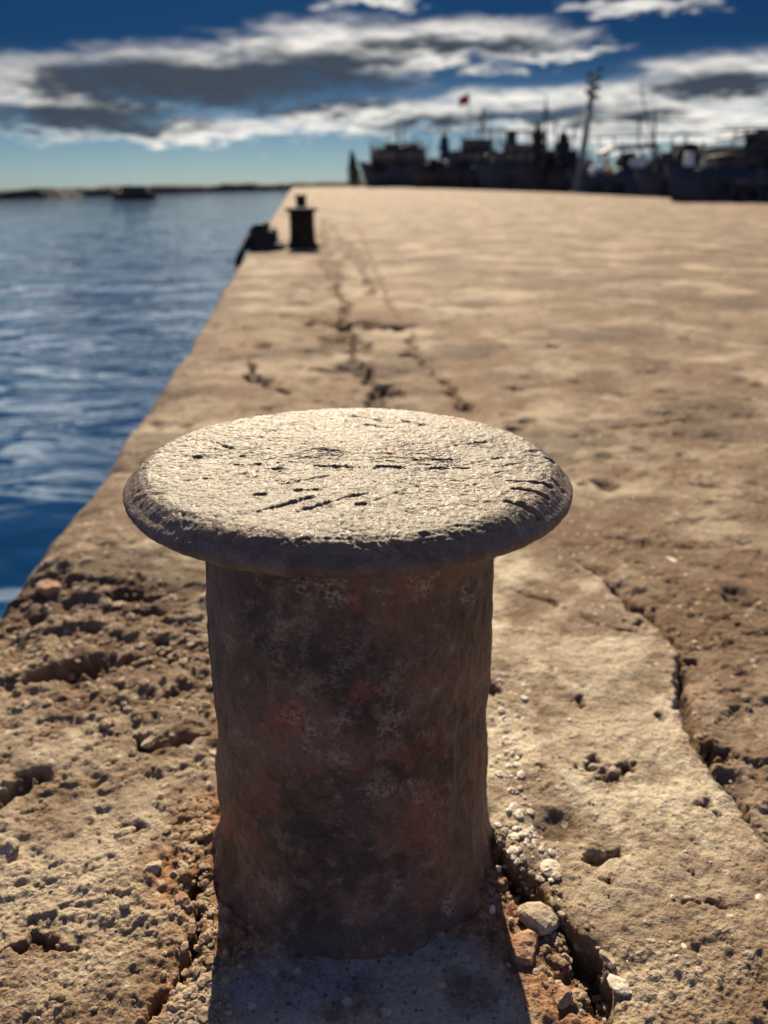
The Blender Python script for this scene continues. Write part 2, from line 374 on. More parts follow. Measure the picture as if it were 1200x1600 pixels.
M_black = worn('black_rubber', (0.010, 0.010, 0.012), (0.022, 0.021, 0.022), 20, 0.7)
M_iron = worn('dark_painted_iron', (0.012, 0.011, 0.012), (0.024, 0.02, 0.019), 12, 0.9, 0.1, spec=.15)
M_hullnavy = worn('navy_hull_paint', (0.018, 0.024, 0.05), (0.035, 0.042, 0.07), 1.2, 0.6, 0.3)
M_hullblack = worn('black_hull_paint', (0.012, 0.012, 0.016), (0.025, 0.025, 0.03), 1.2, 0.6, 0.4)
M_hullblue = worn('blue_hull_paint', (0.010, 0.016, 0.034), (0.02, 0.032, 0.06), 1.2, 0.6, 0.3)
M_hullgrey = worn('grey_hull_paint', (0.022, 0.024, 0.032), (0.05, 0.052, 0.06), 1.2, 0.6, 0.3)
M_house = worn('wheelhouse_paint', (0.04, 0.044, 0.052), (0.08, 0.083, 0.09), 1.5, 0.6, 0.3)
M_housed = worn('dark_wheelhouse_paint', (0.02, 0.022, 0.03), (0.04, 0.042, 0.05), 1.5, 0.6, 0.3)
M_white = worn('weathered_white_paint', (0.45, 0.47, 0.48), (0.62, 0.63, 0.62), 2, 0.5, 0.2)
M_deck = worn('dark_deck_boards', (0.05, 0.04, 0.035), (0.08, 0.065, 0.05), 2, 0.8)
M_spar = worn('dark_spar_metal', (0.025, 0.03, 0.04), (0.05, 0.055, 0.065), 2, 0.5, 0.2)
M_polegrey = worn('grey_blue_pole_paint', (0.07, 0.09, 0.12), (0.12, 0.145, 0.18), 1.5, 0.55, 0.1)
M_net = worn('dark_fishing_net', (0.008, 0.009, 0.012), (0.02, 0.022, 0.028), 14, 0.9, 0, 0.8)
M_tarp = worn('navy_tarpaulin', (0.010, 0.018, 0.06), (0.02, 0.03, 0.09), 3, 0.6)
M_red = worn('red_flag_cloth', (0.45, 0.02, 0.03), (0.6, 0.04, 0.05), 3, 0.8)
M_tan = worn('tan_timber', (0.38, 0.27, 0.17), (0.5, 0.38, 0.26), 5, 0.7)
M_glass, n, b = mat('dark_window_glass'); seti(n, b, Base_Color=(0.02, 0.025, 0.03), Roughness=0.08)
M_orange = worn('orange_float_paint', (0.4, 0.12, 0.03), (0.5, 0.18, 0.05), 4, 0.6)
M_leaf = worn('dark_conifer_leaf', (0.02, 0.032, 0.018), (0.05, 0.07, 0.035), 2, 0.7)
M_bark = worn('dark_bark', (0.05, 0.035, 0.025), (0.09, 0.06, 0.04), 6, 0.9)
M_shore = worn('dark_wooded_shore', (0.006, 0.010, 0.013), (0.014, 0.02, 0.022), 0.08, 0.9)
M_stone = worn('pale_limestone', (0.27, 0.20, 0.13), (0.42, 0.34, 0.24), 60, 0.7, 0, 0.5)
M_grit = worn('mixed_grit', (0.15, 0.09, 0.05), (0.40, 0.31, 0.21), 45, 0.85, 0, 0.5)
M_stonew = worn('cream_quartz_stone', (0.42, 0.36, 0.28), (0.60, 0.54, 0.44), 70, 0.5, 0, 0.4)
M_stoneb = worn('brown_earthy_stone', (0.20, 0.10, 0.055), (0.36, 0.22, 0.13), 60, 0.8, 0, 0.5)

# water
M_water, n, b = mat('harbour_water')
geo = n.n('ShaderNodeNewGeometry').outputs['Position']
st = n.n('ShaderNodeMapping', {'Vector': geo, 'Scale': (0.6, 1.2, 1)}).outputs[0]
w1 = n.noise(st, 1.15, 2, 0.45, 0.9); w2 = n.noise(st, 5.0, 2, 0.5, 0.4)
hh = n.m('ADD', w1, n.m('MULTIPLY', w2, 0.10))
bp = n.n('ShaderNodeBump', {'Height': hh, 'Strength': 1.0, 'Distance': 0.10})
seti(n, b, Base_Color=(0.002, 0.032, 0.090), Roughness=0.05, IOR=1.4, Normal=bp.outputs[0])

def rock_verts(c, size, seed, flat=0.55, sub=2, rz=None):
    rs = np.random.RandomState(seed)
    bm = bmesh.new(); bmesh.ops.create_icosphere(bm, subdivisions=sub, radius=1.0)
    v = np.array([q.co[:] for q in bm.verts]); f = np.array([[q.index for q in p.verts] for p in bm.faces]); bm.free()
    for _ in range(7):                      # chop flat facets
        nrm = rs.normal(size=3); nrm /= np.linalg.norm(nrm); dd_ = v @ nrm; lim = rs.uniform(0.5, 0.85)
        v = v - np.clip(dd_ - lim, 0, None)[:, None] * nrm
    v *= np.array([1.0, rs.uniform(0.6, 0.95), flat]) * size
    a = rs.rand() * 6.28 if rz is None else rz
    v = v @ np.array([[math.cos(a), math.sin(a), 0], [-math.sin(a), math.cos(a), 0], [0, 0, 1]])
    return v + np.array(c), f
# ------------------------------------------------------------------ quay
WATER_Z = -0.85
def left_edge(y):
    y = np.asarray(y, dtype=float)
    pts = [gnd(*p)[:2] for p in ((-60, 1010), (0, 930), (40, 868), (112, 782), (250, 602), (388, 390), (445, 310))]
    ys = np.array([-8, 0.2] + [p[1] for p in pts[1:]]); xs = np.array([pts[1][0] + 0.9, pts[1][0] + .13] + [p[0] for p in pts[1:]])
    s = (xs[-1] - xs[-2]) / (ys[-1] - ys[-2])
    ys = np.append(ys, 400); xs = np.append(xs, xs[-1] + s * (400 - ys[-2]))
    return np.interp(y, ys, xs)
def right_edge(y):
    return np.interp(y, [-10, 20, 60, 80, 150, 300], [12, 12, 12, 11, 5.5, -6])
ys = list(np.linspace(-4, 0.36, 60))
while ys[-1] < 290:
    y = ys[-1]; dy = 0.0018 if y < 0.7 else 0.0018 * (y / 0.7) ** 1.25 if y < 1.8 else 0.0065 * (y / 1.8) ** 1.65
    ys.append(y + dy)
ys = np.array(ys)
S = np.concatenate([np.linspace(0, 0.10, 50)[:-1], np.linspace(0.10, 1.45, 640)[:-1], np.geomspace(1.45, 4000, 60)])
YY = np.repeat(ys[:, None], len(S), 1)
Wd = (right_edge(ys) - left_edge(ys))[:, None]
A = S[None, :] * (np.maximum(YY, 0.1) + 0.3)
SS = A / (1 + (A / Wd) ** 8) ** (1 / 8); SS[:, -1:] = Wd
LE = left_edge(ys) + 0.009 * fbm(ys, ys * 0, 3.0, 3, 40) * np.clip(ys, 0.3, 2)
XX = LE[:, None] + SS
x, y, s = XX, YY, SS
px, py = proj(x, y); px = np.where(y < 0.25, -999, px)
near = 1 / (1 + (np.maximum(y, 0.1) / 2.2) ** 2)
near2 = 1 / (1 + (np.maximum(y, 0.1) / 7.0) ** 2)
H = 0.010 * fbm(x, y, 0.7, 3, 1) + 0.006 * fbm(x, y, 5, 3, 5) * (0.3 + 0.7 * near2) + 0.0040 * fbm(x, y, 24, 3, 9, .6) * near + 0.0028 * fbm(x, y, 90, 3, 15, .6) * near ** 1.5
def zone(cx, cy, rx, ry, soft=0.5, nz=0.35, seed=60):
    q = np.hypot((px - cx) / rx, (py - cy) / ry) + nz * fbm(px, py, 1 / 70., 3, seed)
    return sstep(1 + soft / 2, 1 - soft / 2, q)
# crack polylines (points on the ground)
c7 = [(868, 850), (905, 885), (945, 912), (985, 950), (1010, 965), (1040, 1000), (1060, 1030), (1062, 1090), (1078, 1150), (1103, 1190), (1135, 1240), (1165, 1285), (1205, 1335), (1290, 1420)]
c8 = [(755, 1300), (800, 1362), (850, 1418), (885, 1452), (912, 1500), (932, 1535), (947, 1610)]
slab = inside(px, py, [(760, 860), (868, 850)] + c7[1:] + [(1290, 1700), (947, 1700)] + c8[::-1] + [(740, 1200)])
rightz = inside(px, py, c7 + [(2500, 1420), (2500, 700), (1000, 700)])
slabf = slab.astype(float)
rdist = poly_dist(x, y, gp(c7)); rightf = rightz * sstep(0.30, 0.0, rdist) * (0.6 + 1.2 * fbm(x, y, 14, 3, 33))
rub = zone(130, 1010, 230, 120, 0.5) ; rub = np.maximum(rub, 0.9 * zone(60, 925, 120, 45)); rub = np.maximum(rub, 0.75 * zone(290, 1180, 90, 60)); rub = np.maximum(rub, .6 * zone(30, 1330, 60, 60))
gran = np.clip(zone(90, 1520, 260, 160) + zone(1080, 1560, 240, 110), 0, 1)
BX, BY = 0.0, 0.0
bx0 = gnd(549, 1315)
BX, BY = bx0.x + 0.0025, 0.694
rb = np.hypot(x - BX, y - BY)
soil = sstep(0.235, 0.165, rb + 0.05 * fbm(x, y, 14, 3, 44)) * (px < 560)
soil = np.maximum(soil, sstep(0.24, 0.15, rb + 0.04 * fbm(x, y, 14, 3, 45)) * (py > 1250) * (px > 560) * (1 - slabf))
soil = np.maximum(soil, (px > 740) * (py > 1330) * (1 - slabf) * sstep(0.14, 0.02, poly_dist(x, y, gp(c8))) * 1.0 * (px < 1000))
soil = np.maximum(soil, 0.75 * sstep(0.03, 0.0, poly_dist(x, y, gp([(330, 1360), (300, 1450), (270, 1540), (230, 1620)])) + 0.02 * fbm(x, y, 20, 2, 47)) * (px < 345))
grey = sstep(1.15, .8, np.hypot((x - BX) / 0.155, (y - 0.46) / 0.135) + .25 * fbm(x, y, 18, 3, 48)) * (y > -.5)  # footprint of the bollard's shadow, for the painted shade tint and smoothing
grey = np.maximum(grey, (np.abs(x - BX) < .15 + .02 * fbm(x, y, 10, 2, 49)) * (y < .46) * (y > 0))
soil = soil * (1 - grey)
rw1, rw2, rid = worley(x + 0.02 * fbm(x, y, 12, 2, 70), y + 0.02 * fbm(x, y, 12, 2, 71), 26, 3)
sw1, sw2, sid = worley(x + .01 * fbm(x, y, 25, 2, 72), y, 62, 7)
gw1, gw2, gid = worley(x, y, 150, 9)
stone = np.clip(0.55 - rw1, 0, 1) * (0.3 + rid)
qx_, qy_ = x * 0.75 + .03 * fbm(x, y, 16, 3, 73), y * 1.25 + .02 * fbm(x, y, 20, 3, 74)
c1, c2, cid = worley(qx_, qy_, 22, 13); e1, e2, eid = worley(qx_, qy_, 48, 17)
tilt = np.sin(cid * 40) * (qy_ * 22 % 1.0 - .5) * .006
H += 0.75 * rub * (0.018 * (cid - .45) * sstep(0.0, 0.13, c2 - c1) * (0.6 + 1.0 * (fbm(x, y, 4, 2, 79) + .3)) + 0.010 * (eid - .5) * sstep(0.0, 0.2, e2 - e1) + 0.010 * fbm(x, y, 7, 4, 80) + .007 * fbm(x, y, 55, 3, 81, .6) - 0.004)
H += (0.9 * soil * (1 - slabf)) * 0.010 * (np.clip(0.6 - sw1, 0, 1)) * (0.4 + sid)
H += gran * 0.0035 * (0.55 - gw1) + gran * 0.004 * fbm(x, y, 60, 2, 84)
H += rightf * 0.008 * (fbm(x, y, 40, 3, 85) - 0.15 * (sid > .7))
H -= soil * 0.008 * (1 - slabf)
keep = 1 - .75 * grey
H += slabf * (0.009 + 0.003 * fbm(x, y, 10, 2, 90))
brown = np.clip(rightf + 0.8 * rub * sstep(.42, .2, cid) + .35 * rub * sstep(.0, .25, fbm(x, y, 16, 3, 96)) + 0.35 * gran * sstep(-.1, .3, fbm(x, y, 8, 3, 92)), 0, 1)
far_brown = (0.95 * sstep(-.25, 0.3, fbm(x, y, 1.3, 5, 95, .65)) + .25) * sstep(760, 1230, px + 90 * fbm(x, y, 1.2, 3, 97)) * (py < 1100) * (y > .3)
brown = np.clip(brown + far_brown, 0, 1)
pale = np.clip(slabf * sstep(1560, 1250, py + 60 * fbm(x, y, 8, 3, 93)) + 0.8 * zone(180, 1210, 190, 85) + 0.8 * zone(190, 870, 180, 70) + .5 * zone(150, 1400, 170, 70) + 0.4 * zone(900, 800, 260, 120), 0, 1)
dirt = np.zeros_like(H)
def crack(pts, wdt, dep, jit=0.01, jf=18, soiled=0.7, seed=100, world=False):
    global H, soil
    P = pts if world else gp(pts)
    P = np.array(P); m = 0.15 + wdt * 2
    bb = (x > P[:, 0].min() - m) & (x < P[:, 0].max() + m) & (y > P[:, 1].min() - m) & (y < P[:, 1].max() + m)
    if not bb.any(): return
    xs_, ys_ = x[bb], y[bb]
    jx = jit * fbm(xs_, ys_, jf, 5, seed, .6); jy = jit * fbm(xs_, ys_, jf, 5, seed + 5, .6)
    d = poly_dist(xs_ + jx, ys_ + jy, [tuple(q) for q in P])
    Lp = np.hypot(*np.diff(P, axis=0).T).sum()
    de = np.minimum(np.hypot(xs_ - P[0, 0], ys_ - P[0, 1]), np.hypot(xs_ - P[-1, 0], ys_ - P[-1, 1]))
    tap = np.clip(de / (0.25 * Lp), 0.45 if P[:, 1].min() > 2 else 0.12, 1)
    wv = wdt * tap * np.clip(0.8 + 1.9 * fbm(xs_, ys_, jf * .8, 4, seed + 9, .6), 0.12, 2)
    k = sstep(1.0, 0.35, d / wv); k2 = sstep(2.6, 0.6, d / wv)
    H[bb] -= dep * (k + .18 * k2); dirt[bb] = np.maximum(dirt[bb], soiled * k); soil[bb] = np.maximum(soil[bb], .25 * k2)
crack(c7, 0.010, 0.016, 0.010, 22, 0.8)
crack(c8, 0.013, 0.028, 0.008, 22, 0.9)
dirt = np.maximum(dirt, 0)
crack([(505, 345), (510, 385), (512, 405), (528, 438), (526, 458), (540, 480)], 0.102, 0.035, 0.05, 5, 0.9)
crack([(540, 478), (535, 500), (548, 522), (545, 545), (556, 572), (580, 590), (592, 600), (582, 618), (600, 634), (588, 650)], 0.057, 0.03, 0.04, 7, 0.9)
crack([(520, 352), (545, 392), (562, 412), (578, 445), (584, 458)], 0.110, 0.03, 0.03, 4, 0.8)
crack([(640, 520), (652, 555), (672, 580), (694, 600), (708, 620), (716, 640)], 0.039, 0.018, 0.04, 7, 0.8)
crack([(385, 562), (398, 568), (404, 588), (418, 602), (442, 612)], 0.057, 0.03, 0.03, 8, 0.9)
crack([(448, 493), (480, 495), (505, 503), (530, 506), (556, 505)], 0.084, 0.035, 0.04, 6, 0.9)
crack([(592, 512), (608, 512)], 0.131, 0.05, 0.03, 6, 0.9)
crack([(610, 513), (640, 505), (672, 508)], 0.046, 0.02, 0.04, 6, 0.8)
crack([(525, 515), (545, 535)], 0.110, 0.03, 0.04, 6, 0.9)
crack([(485, 545), (530, 540)], 0.036, 0.018, 0.03, 6, 0.8)
crack([(445, 472), (475, 474)], 0.057, 0.018, 0.03, 6, 0.8)
crack([(420, 440), (455, 442), (490, 452)], 0.057, 0.018, 0.05, 4, 0.6)
crack([(400, 535), (412, 540)], 0.057, 0.02, 0.03, 6, 0.7)
crack([(710, 622), (722, 632), (730, 645)], 0.064, 0.02, 0.03, 8, 0.9)
crack([(560, 350), (578, 400), (600, 450), (632, 520)], 0.029, 0.015, 0.02, 3, 0.6)
crack([(556, 572), (525, 578), (500, 575)], 0.043, 0.03, 0.03, 7, 0.8)
crack([(545, 535), (510, 545), (480, 546)], 0.043, 0.03, 0.03, 7, 0.8)
crack([(590, 600), (620, 612)], 0.029, 0.03, 0.03, 7, 0.8)
crack([(548, 505), (575, 500), (600, 505)], 0.058, 0.03, 0.03, 7, 0.9)
crack([(655, 560), (640, 552), (620, 556)], 0.036, 0.03, 0.03, 7, 0.6)
crack([(790, 668), (900, 669), (1000, 665), (1080, 655), (1200, 652), (1400, 640)], 0.007, 0.008, 0.015, 7, 0.6)
crack([(0, 1245), (30, 1225), (52, 1212)], 0.016, 0.02, 0.008, 20, 0.8)
crack([(205, 1152), (235, 1165), (262, 1160), (300, 1148), (330, 1150)], 0.014, 0.022, 0.010, 20, 0.8)
crack([(180, 1312), (215, 1308), (262, 1290), (322, 1270)], 0.005, 0.006, 0.008, 25, 0.5)
crack([(322, 1340), (305, 1400), (295, 1470), (275, 1530), (232, 1605)], 0.012, 0.022, 0.010, 22, 0.9)
crack([(30, 1062), (80, 1048), (150, 1040)], 0.016, 0.025, 0.02, 14, 0.8)
crack([(160, 1040), (220, 1032)], 0.016, 0.024, 0.02, 14, 0.8)
crack([(300, 1030), (330, 1022)], 0.012, 0.02, 0.01, 14, 0.8)
crack([(60, 905), (95, 900)], 0.017, 0.03, 0.02, 14, 0.8)
crack([(150, 930), (210, 925), (262, 935)], 0.014, 0.022, 0.03, 12, 0.8)
crack([(905, 1355), (935, 1352), (960, 1345), (965, 1335)], 0.008, 0.012, 0.006, 30, 0.8)
crack([(925, 1378), (945, 1392), (960, 1378)], 0.007, 0.010, 0.006, 30, 0.8)
crack([(1055, 1362), (1090, 1380)], 0.003, 0.006, 0.004, 40, 0.7)
crack([(1060, 1425), (1110, 1418), (1140, 1435)], 0.003, 0.006, 0.006, 40, 0.7)
crack([(800, 925), (860, 945), (940, 985), (1005, 1000)], 0.006, 0.006, 0.015, 20, 0.5)
crack([(0, 1505), (60, 1470), (110, 1480)], 0.006, 0.010, 0.015, 25, 0.7)
for (qx, qy, qr, dp) in [(803, 605, 20, .02), (1073, 529, 14, .03), (1060, 678, 9, .015), (1064, 713, 9, .015), (948, 760, 24, .012), (1036, 648, 16, .01), (998, 580, 8, .015), (1160, 765, 9, .012),
                         (770, 1088, 14, .02), (940, 1218, 26, .010), (975, 1215, 16, .010), (1168, 625, 9, .02), (1080, 648, 10, .012), (1103, 762, 10, .008), (910, 762, 10, .01), (800, 428, 22, .02), (862, 540, 16, .02),
                         (990, 985, 16, .014), (1030, 1130, 8, .01), (845, 1215, 10, .006), (900, 1105, 14, .005), (215, 668, 10, .02), (232, 735, 8, .015), (1120, 1180, 20, .012), (1080, 1040, 12, .016), (430, 700, 10, .015),
                         (1100, 1270, 14, .008), (700, 395, 10, .03), (650, 470, 14, .02), (555, 610, 5, .02), (730, 560, 9, .015), (1130, 700, 10, .01), (1015, 850, 14, .006)]:
    g0 = gnd(qx - qr, qy); g1 = gnd(qx + qr, qy); wr = (g1 - g0).length / 2
    cx_, cy_ = (g0.x + g1.x) / 2, (g0.y + g1.y) / 2
    bb = (abs(x - cx_) < 3 * wr) & (abs(y - cy_) < 4 * wr)
    q = np.hypot(x[bb] - cx_, (y[bb] - cy_) * 0.9) / wr + (1.5 if cy_ < 1.6 else .8) * fbm(x[bb], y[bb], 1.1 / wr, 5, 120, .65)
    k = sstep(1.05, 0.3, q); H[bb] -= dp * k * (0.8 + 1.2 * fbm(x[bb], y[bb], 3 / wr, 3, 122)); dirt[bb] = np.maximum(dirt[bb], 0.8 * sstep(.9, .4, q)); soil[bb] = np.maximum(soil[bb], 0.5 * k)
# random small pits over the rest
pw1, pw2, pid_ = worley(x, y, 5.0, 21)
k = sstep(0.16, 0.06, pw1 + .12 * fbm(x, y, 14, 3, 121)) * (pid_ > 0.5) * near2 ** .5 * (y > .3); H -= 0.010 * k; dirt = np.maximum(dirt, 0.7 * k)
st_ = sstep(.12, .34, fbm(x * .8, y * 1.1, 2.6, 6, 351, .68)) * (y > 1.2) * (1 - slabf); dirt = np.maximum(dirt, .65 * st_); H -= .004 * st_ * near2
for fq, pr_, dp, sd in ((9.0, .66, .006, 23), (22.0, .64, .0036, 25), (48.0, .60, .0024, 27)):
    p1, p2, pi_ = worley(x * .85 + .01 * fbm(x, y, 30, 3, sd), y + .012 * fbm(x, y, 34, 3, sd + 1), fq, sd)
    clus = sstep(-.12, .18, fbm(x, y, 3.1, 3, sd + 300))
    k = sstep(0.30, 0.10, p1 + .25 * fbm(x, y, fq * 2.3, 3, sd + 2)) * (pi_ > pr_) * clus * (y > .25) * (near if fq > 15 else near2)
    k = k * (1 - .85 * slabf)
    H -= dp * k; dirt = np.maximum(dirt, .6 * k * (pi_ > .8)); soil = np.maximum(soil, .35 * k)
# thin raised flakes and worn skin of the concrete
H += (1 - .8 * slabf) * 0.0035 * sstep(0.02, 0.05, fbm(x, y * 1.3, 8, 5, 340, .6)) * near2 + (1 - .6 * slabf) * 0.0018 * sstep(0.0, 0.03, fbm(x, y * 1.3, 21, 4, 344, .6)) * near
# broken, rounded outer edge
rnd = 0.035 * (1 + 1.5 * fbm(x, y, 3, 3, 130))
H -= 0.03 * np.clip(1 - s / np.maximum(rnd, .015), 0, 1) ** 2
H -= 0.02 * sstep(0.12, 0.0, s + 0.12 * fbm(x, y, 5, 3, 133)) * near2
# ground rises a little against the foot of the bollard
H += 0.010 * sstep(0.19, 0.13, rb) * (0.7 + fbm(x, y, 20, 2, 140))
H = np.where(y > 60, H * 0.5, H)
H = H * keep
V = np.stack([x, y, H], -1)
# vertical faces: left wall down into the water, and the right and far ones
nr, nc = x.shape
wl = np.stack([np.stack([LE - 0.02 + 0.02 * fbm(ys, ys * 0 + zz_, 2, 3, 150), ys, np.full(nr, zz_)], -1) for zz_ in (-1.6, -1.0, -0.7, -0.4, -0.2, -0.08)], 1)
wr_ = np.stack([np.stack([XX[:, -1], ys, np.full(nr, zz_)], -1) for zz_ in (-0.4, -1.6)], 1)
V = np.concatenate([wl, V, wr_], 1); nc2 = V.shape[1]
pad = lambda a, l=0.0: np.concatenate([np.full((nr, 6), l), a, np.full((nr, 2), l)], 1).ravel()
Vf = V.reshape(-1, 3)
base = len(Vf); endrow = V[-1].copy(); endrow[:, 2] = -1.6
Fq = grid_faces(nr, nc2)
lastr = (nr - 1) * nc2 + np.arange(nc2 - 1); newr = base + np.arange(nc2 - 1)
Fq = np.concatenate([Fq, np.stack([lastr, lastr + 1, newr + 1, newr], -1)])
Vf = np.concatenate([Vf, endrow])
z0 = np.zeros(nc2)
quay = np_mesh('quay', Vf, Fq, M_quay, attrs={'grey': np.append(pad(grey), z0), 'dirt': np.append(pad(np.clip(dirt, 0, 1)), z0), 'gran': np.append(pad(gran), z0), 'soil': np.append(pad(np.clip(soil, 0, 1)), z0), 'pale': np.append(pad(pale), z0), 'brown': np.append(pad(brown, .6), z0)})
tag(quay, 'long weathered tan concrete quay with cracks and broken edge', 'quay', kind='structure')
Hs = H.copy()
def ground_z(gx, gy):
    i = np.searchsorted(ys, gy); i = min(max(i, 1), nr - 1)
    j = np.searchsorted(XX[i], gx); j = min(max(j, 0), nc - 1)
    return float(Hs[i, j])

# ------------------------------------------------------------------ water
yw = np.concatenate([[-40, -8], np.geomspace(1.0, 120, 520)[:], np.geomspace(124, 6000, 40)])
tw = np.concatenate([[-60, -20, -6], np.linspace(-2.2, 0.6, 330), [2, 8, 40]])
XW = tw[None, :] * (np.abs(yw)[:, None] + 1); YW = np.repeat(yw[:, None], len(tw), 1)
fd = 1 / (1 + (np.maximum(YW, 0) / 25) ** 2)
def ridge(v): return 0.5 - np.abs(v)
ZW = WATER_Z + fd * (0.10 * fbm(XW * 0.6 + 0.5 * fbm(XW, YW, .5, 2, 210), YW * 1.1, 0.9, 3, 200, 0.42)) + 0.02 * fbm(XW, YW * 1.3, 0.12, 2, 220) * (YW < 300)
wat = np_mesh('water', np.stack([XW, YW, ZW], -1).reshape(-1, 3), grid_faces(*XW.shape), M_water)
tag(wat, 'dark blue rippled harbour water reflecting the sky', 'water', kind='structure')

# ------------------------------------------------------------------ far shore: low land with a ragged wooded top
pts = [(-420, 320, 304), (-150, 316, 300), (0, 312, 298), (120, 307, 293), (240, 303, 290), (350, 299.5, 287), (460, 297, 285.5), (600, 293.5, 282.5), (800, 291, 280), (1000, 288, 278), (1400, 284, 274), (2200, 276, 262)]
def water_at(px_, py_):
    return gnd(px_, py_, WATER_Z)
N = 900; t = np.linspace(0, len(pts) - 1, N); P3 = []
for q in t:
    i = min(int(q), len(pts) - 2); f = q - i
    a = pts[i]; b_ = pts[i + 1]; pxx = a[0] + (b_[0] - a[0]) * f; pyy = a[1] + (b_[1] - a[1]) * f; top = a[2] + (b_[2] - a[2]) * f
    g = water_at(pxx, pyy); tp = at(pxx, top, g.y).z
    P3.append((g.x, g.y, tp))
P3 = np.array(P3); rag = fbm(t, t * 0, 6, 5, 300, 0.65)
hgt = P3[:, 2] - WATER_Z; top = WATER_Z + hgt * (1 + 0.35 * rag)
depth = 8 + P3[:, 1] * 0.05
rows = [np.stack([P3[:, 0], P3[:, 1], np.full(N, WATER_Z - 0.6)], -1), np.stack([P3[:, 0], P3[:, 1] + .3, WATER_Z + 0.35 * hgt], -1), np.stack([P3[:, 0], P3[:, 1] + 1.2, WATER_Z + (top - WATER_Z) * 0.85], -1),
        np.stack([P3[:, 0], P3[:, 1] + depth * .4, top], -1), np.stack([P3[:, 0], P3[:, 1] + depth, top * 0.9], -1), np.stack([P3[:, 0], P3[:, 1] + depth * 1.5, np.full(N, WATER_Z - .6)], -1)]
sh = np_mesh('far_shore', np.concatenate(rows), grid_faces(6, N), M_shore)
tag(sh, 'long low dark shoreline across the harbour', 'shore', kind='structure')

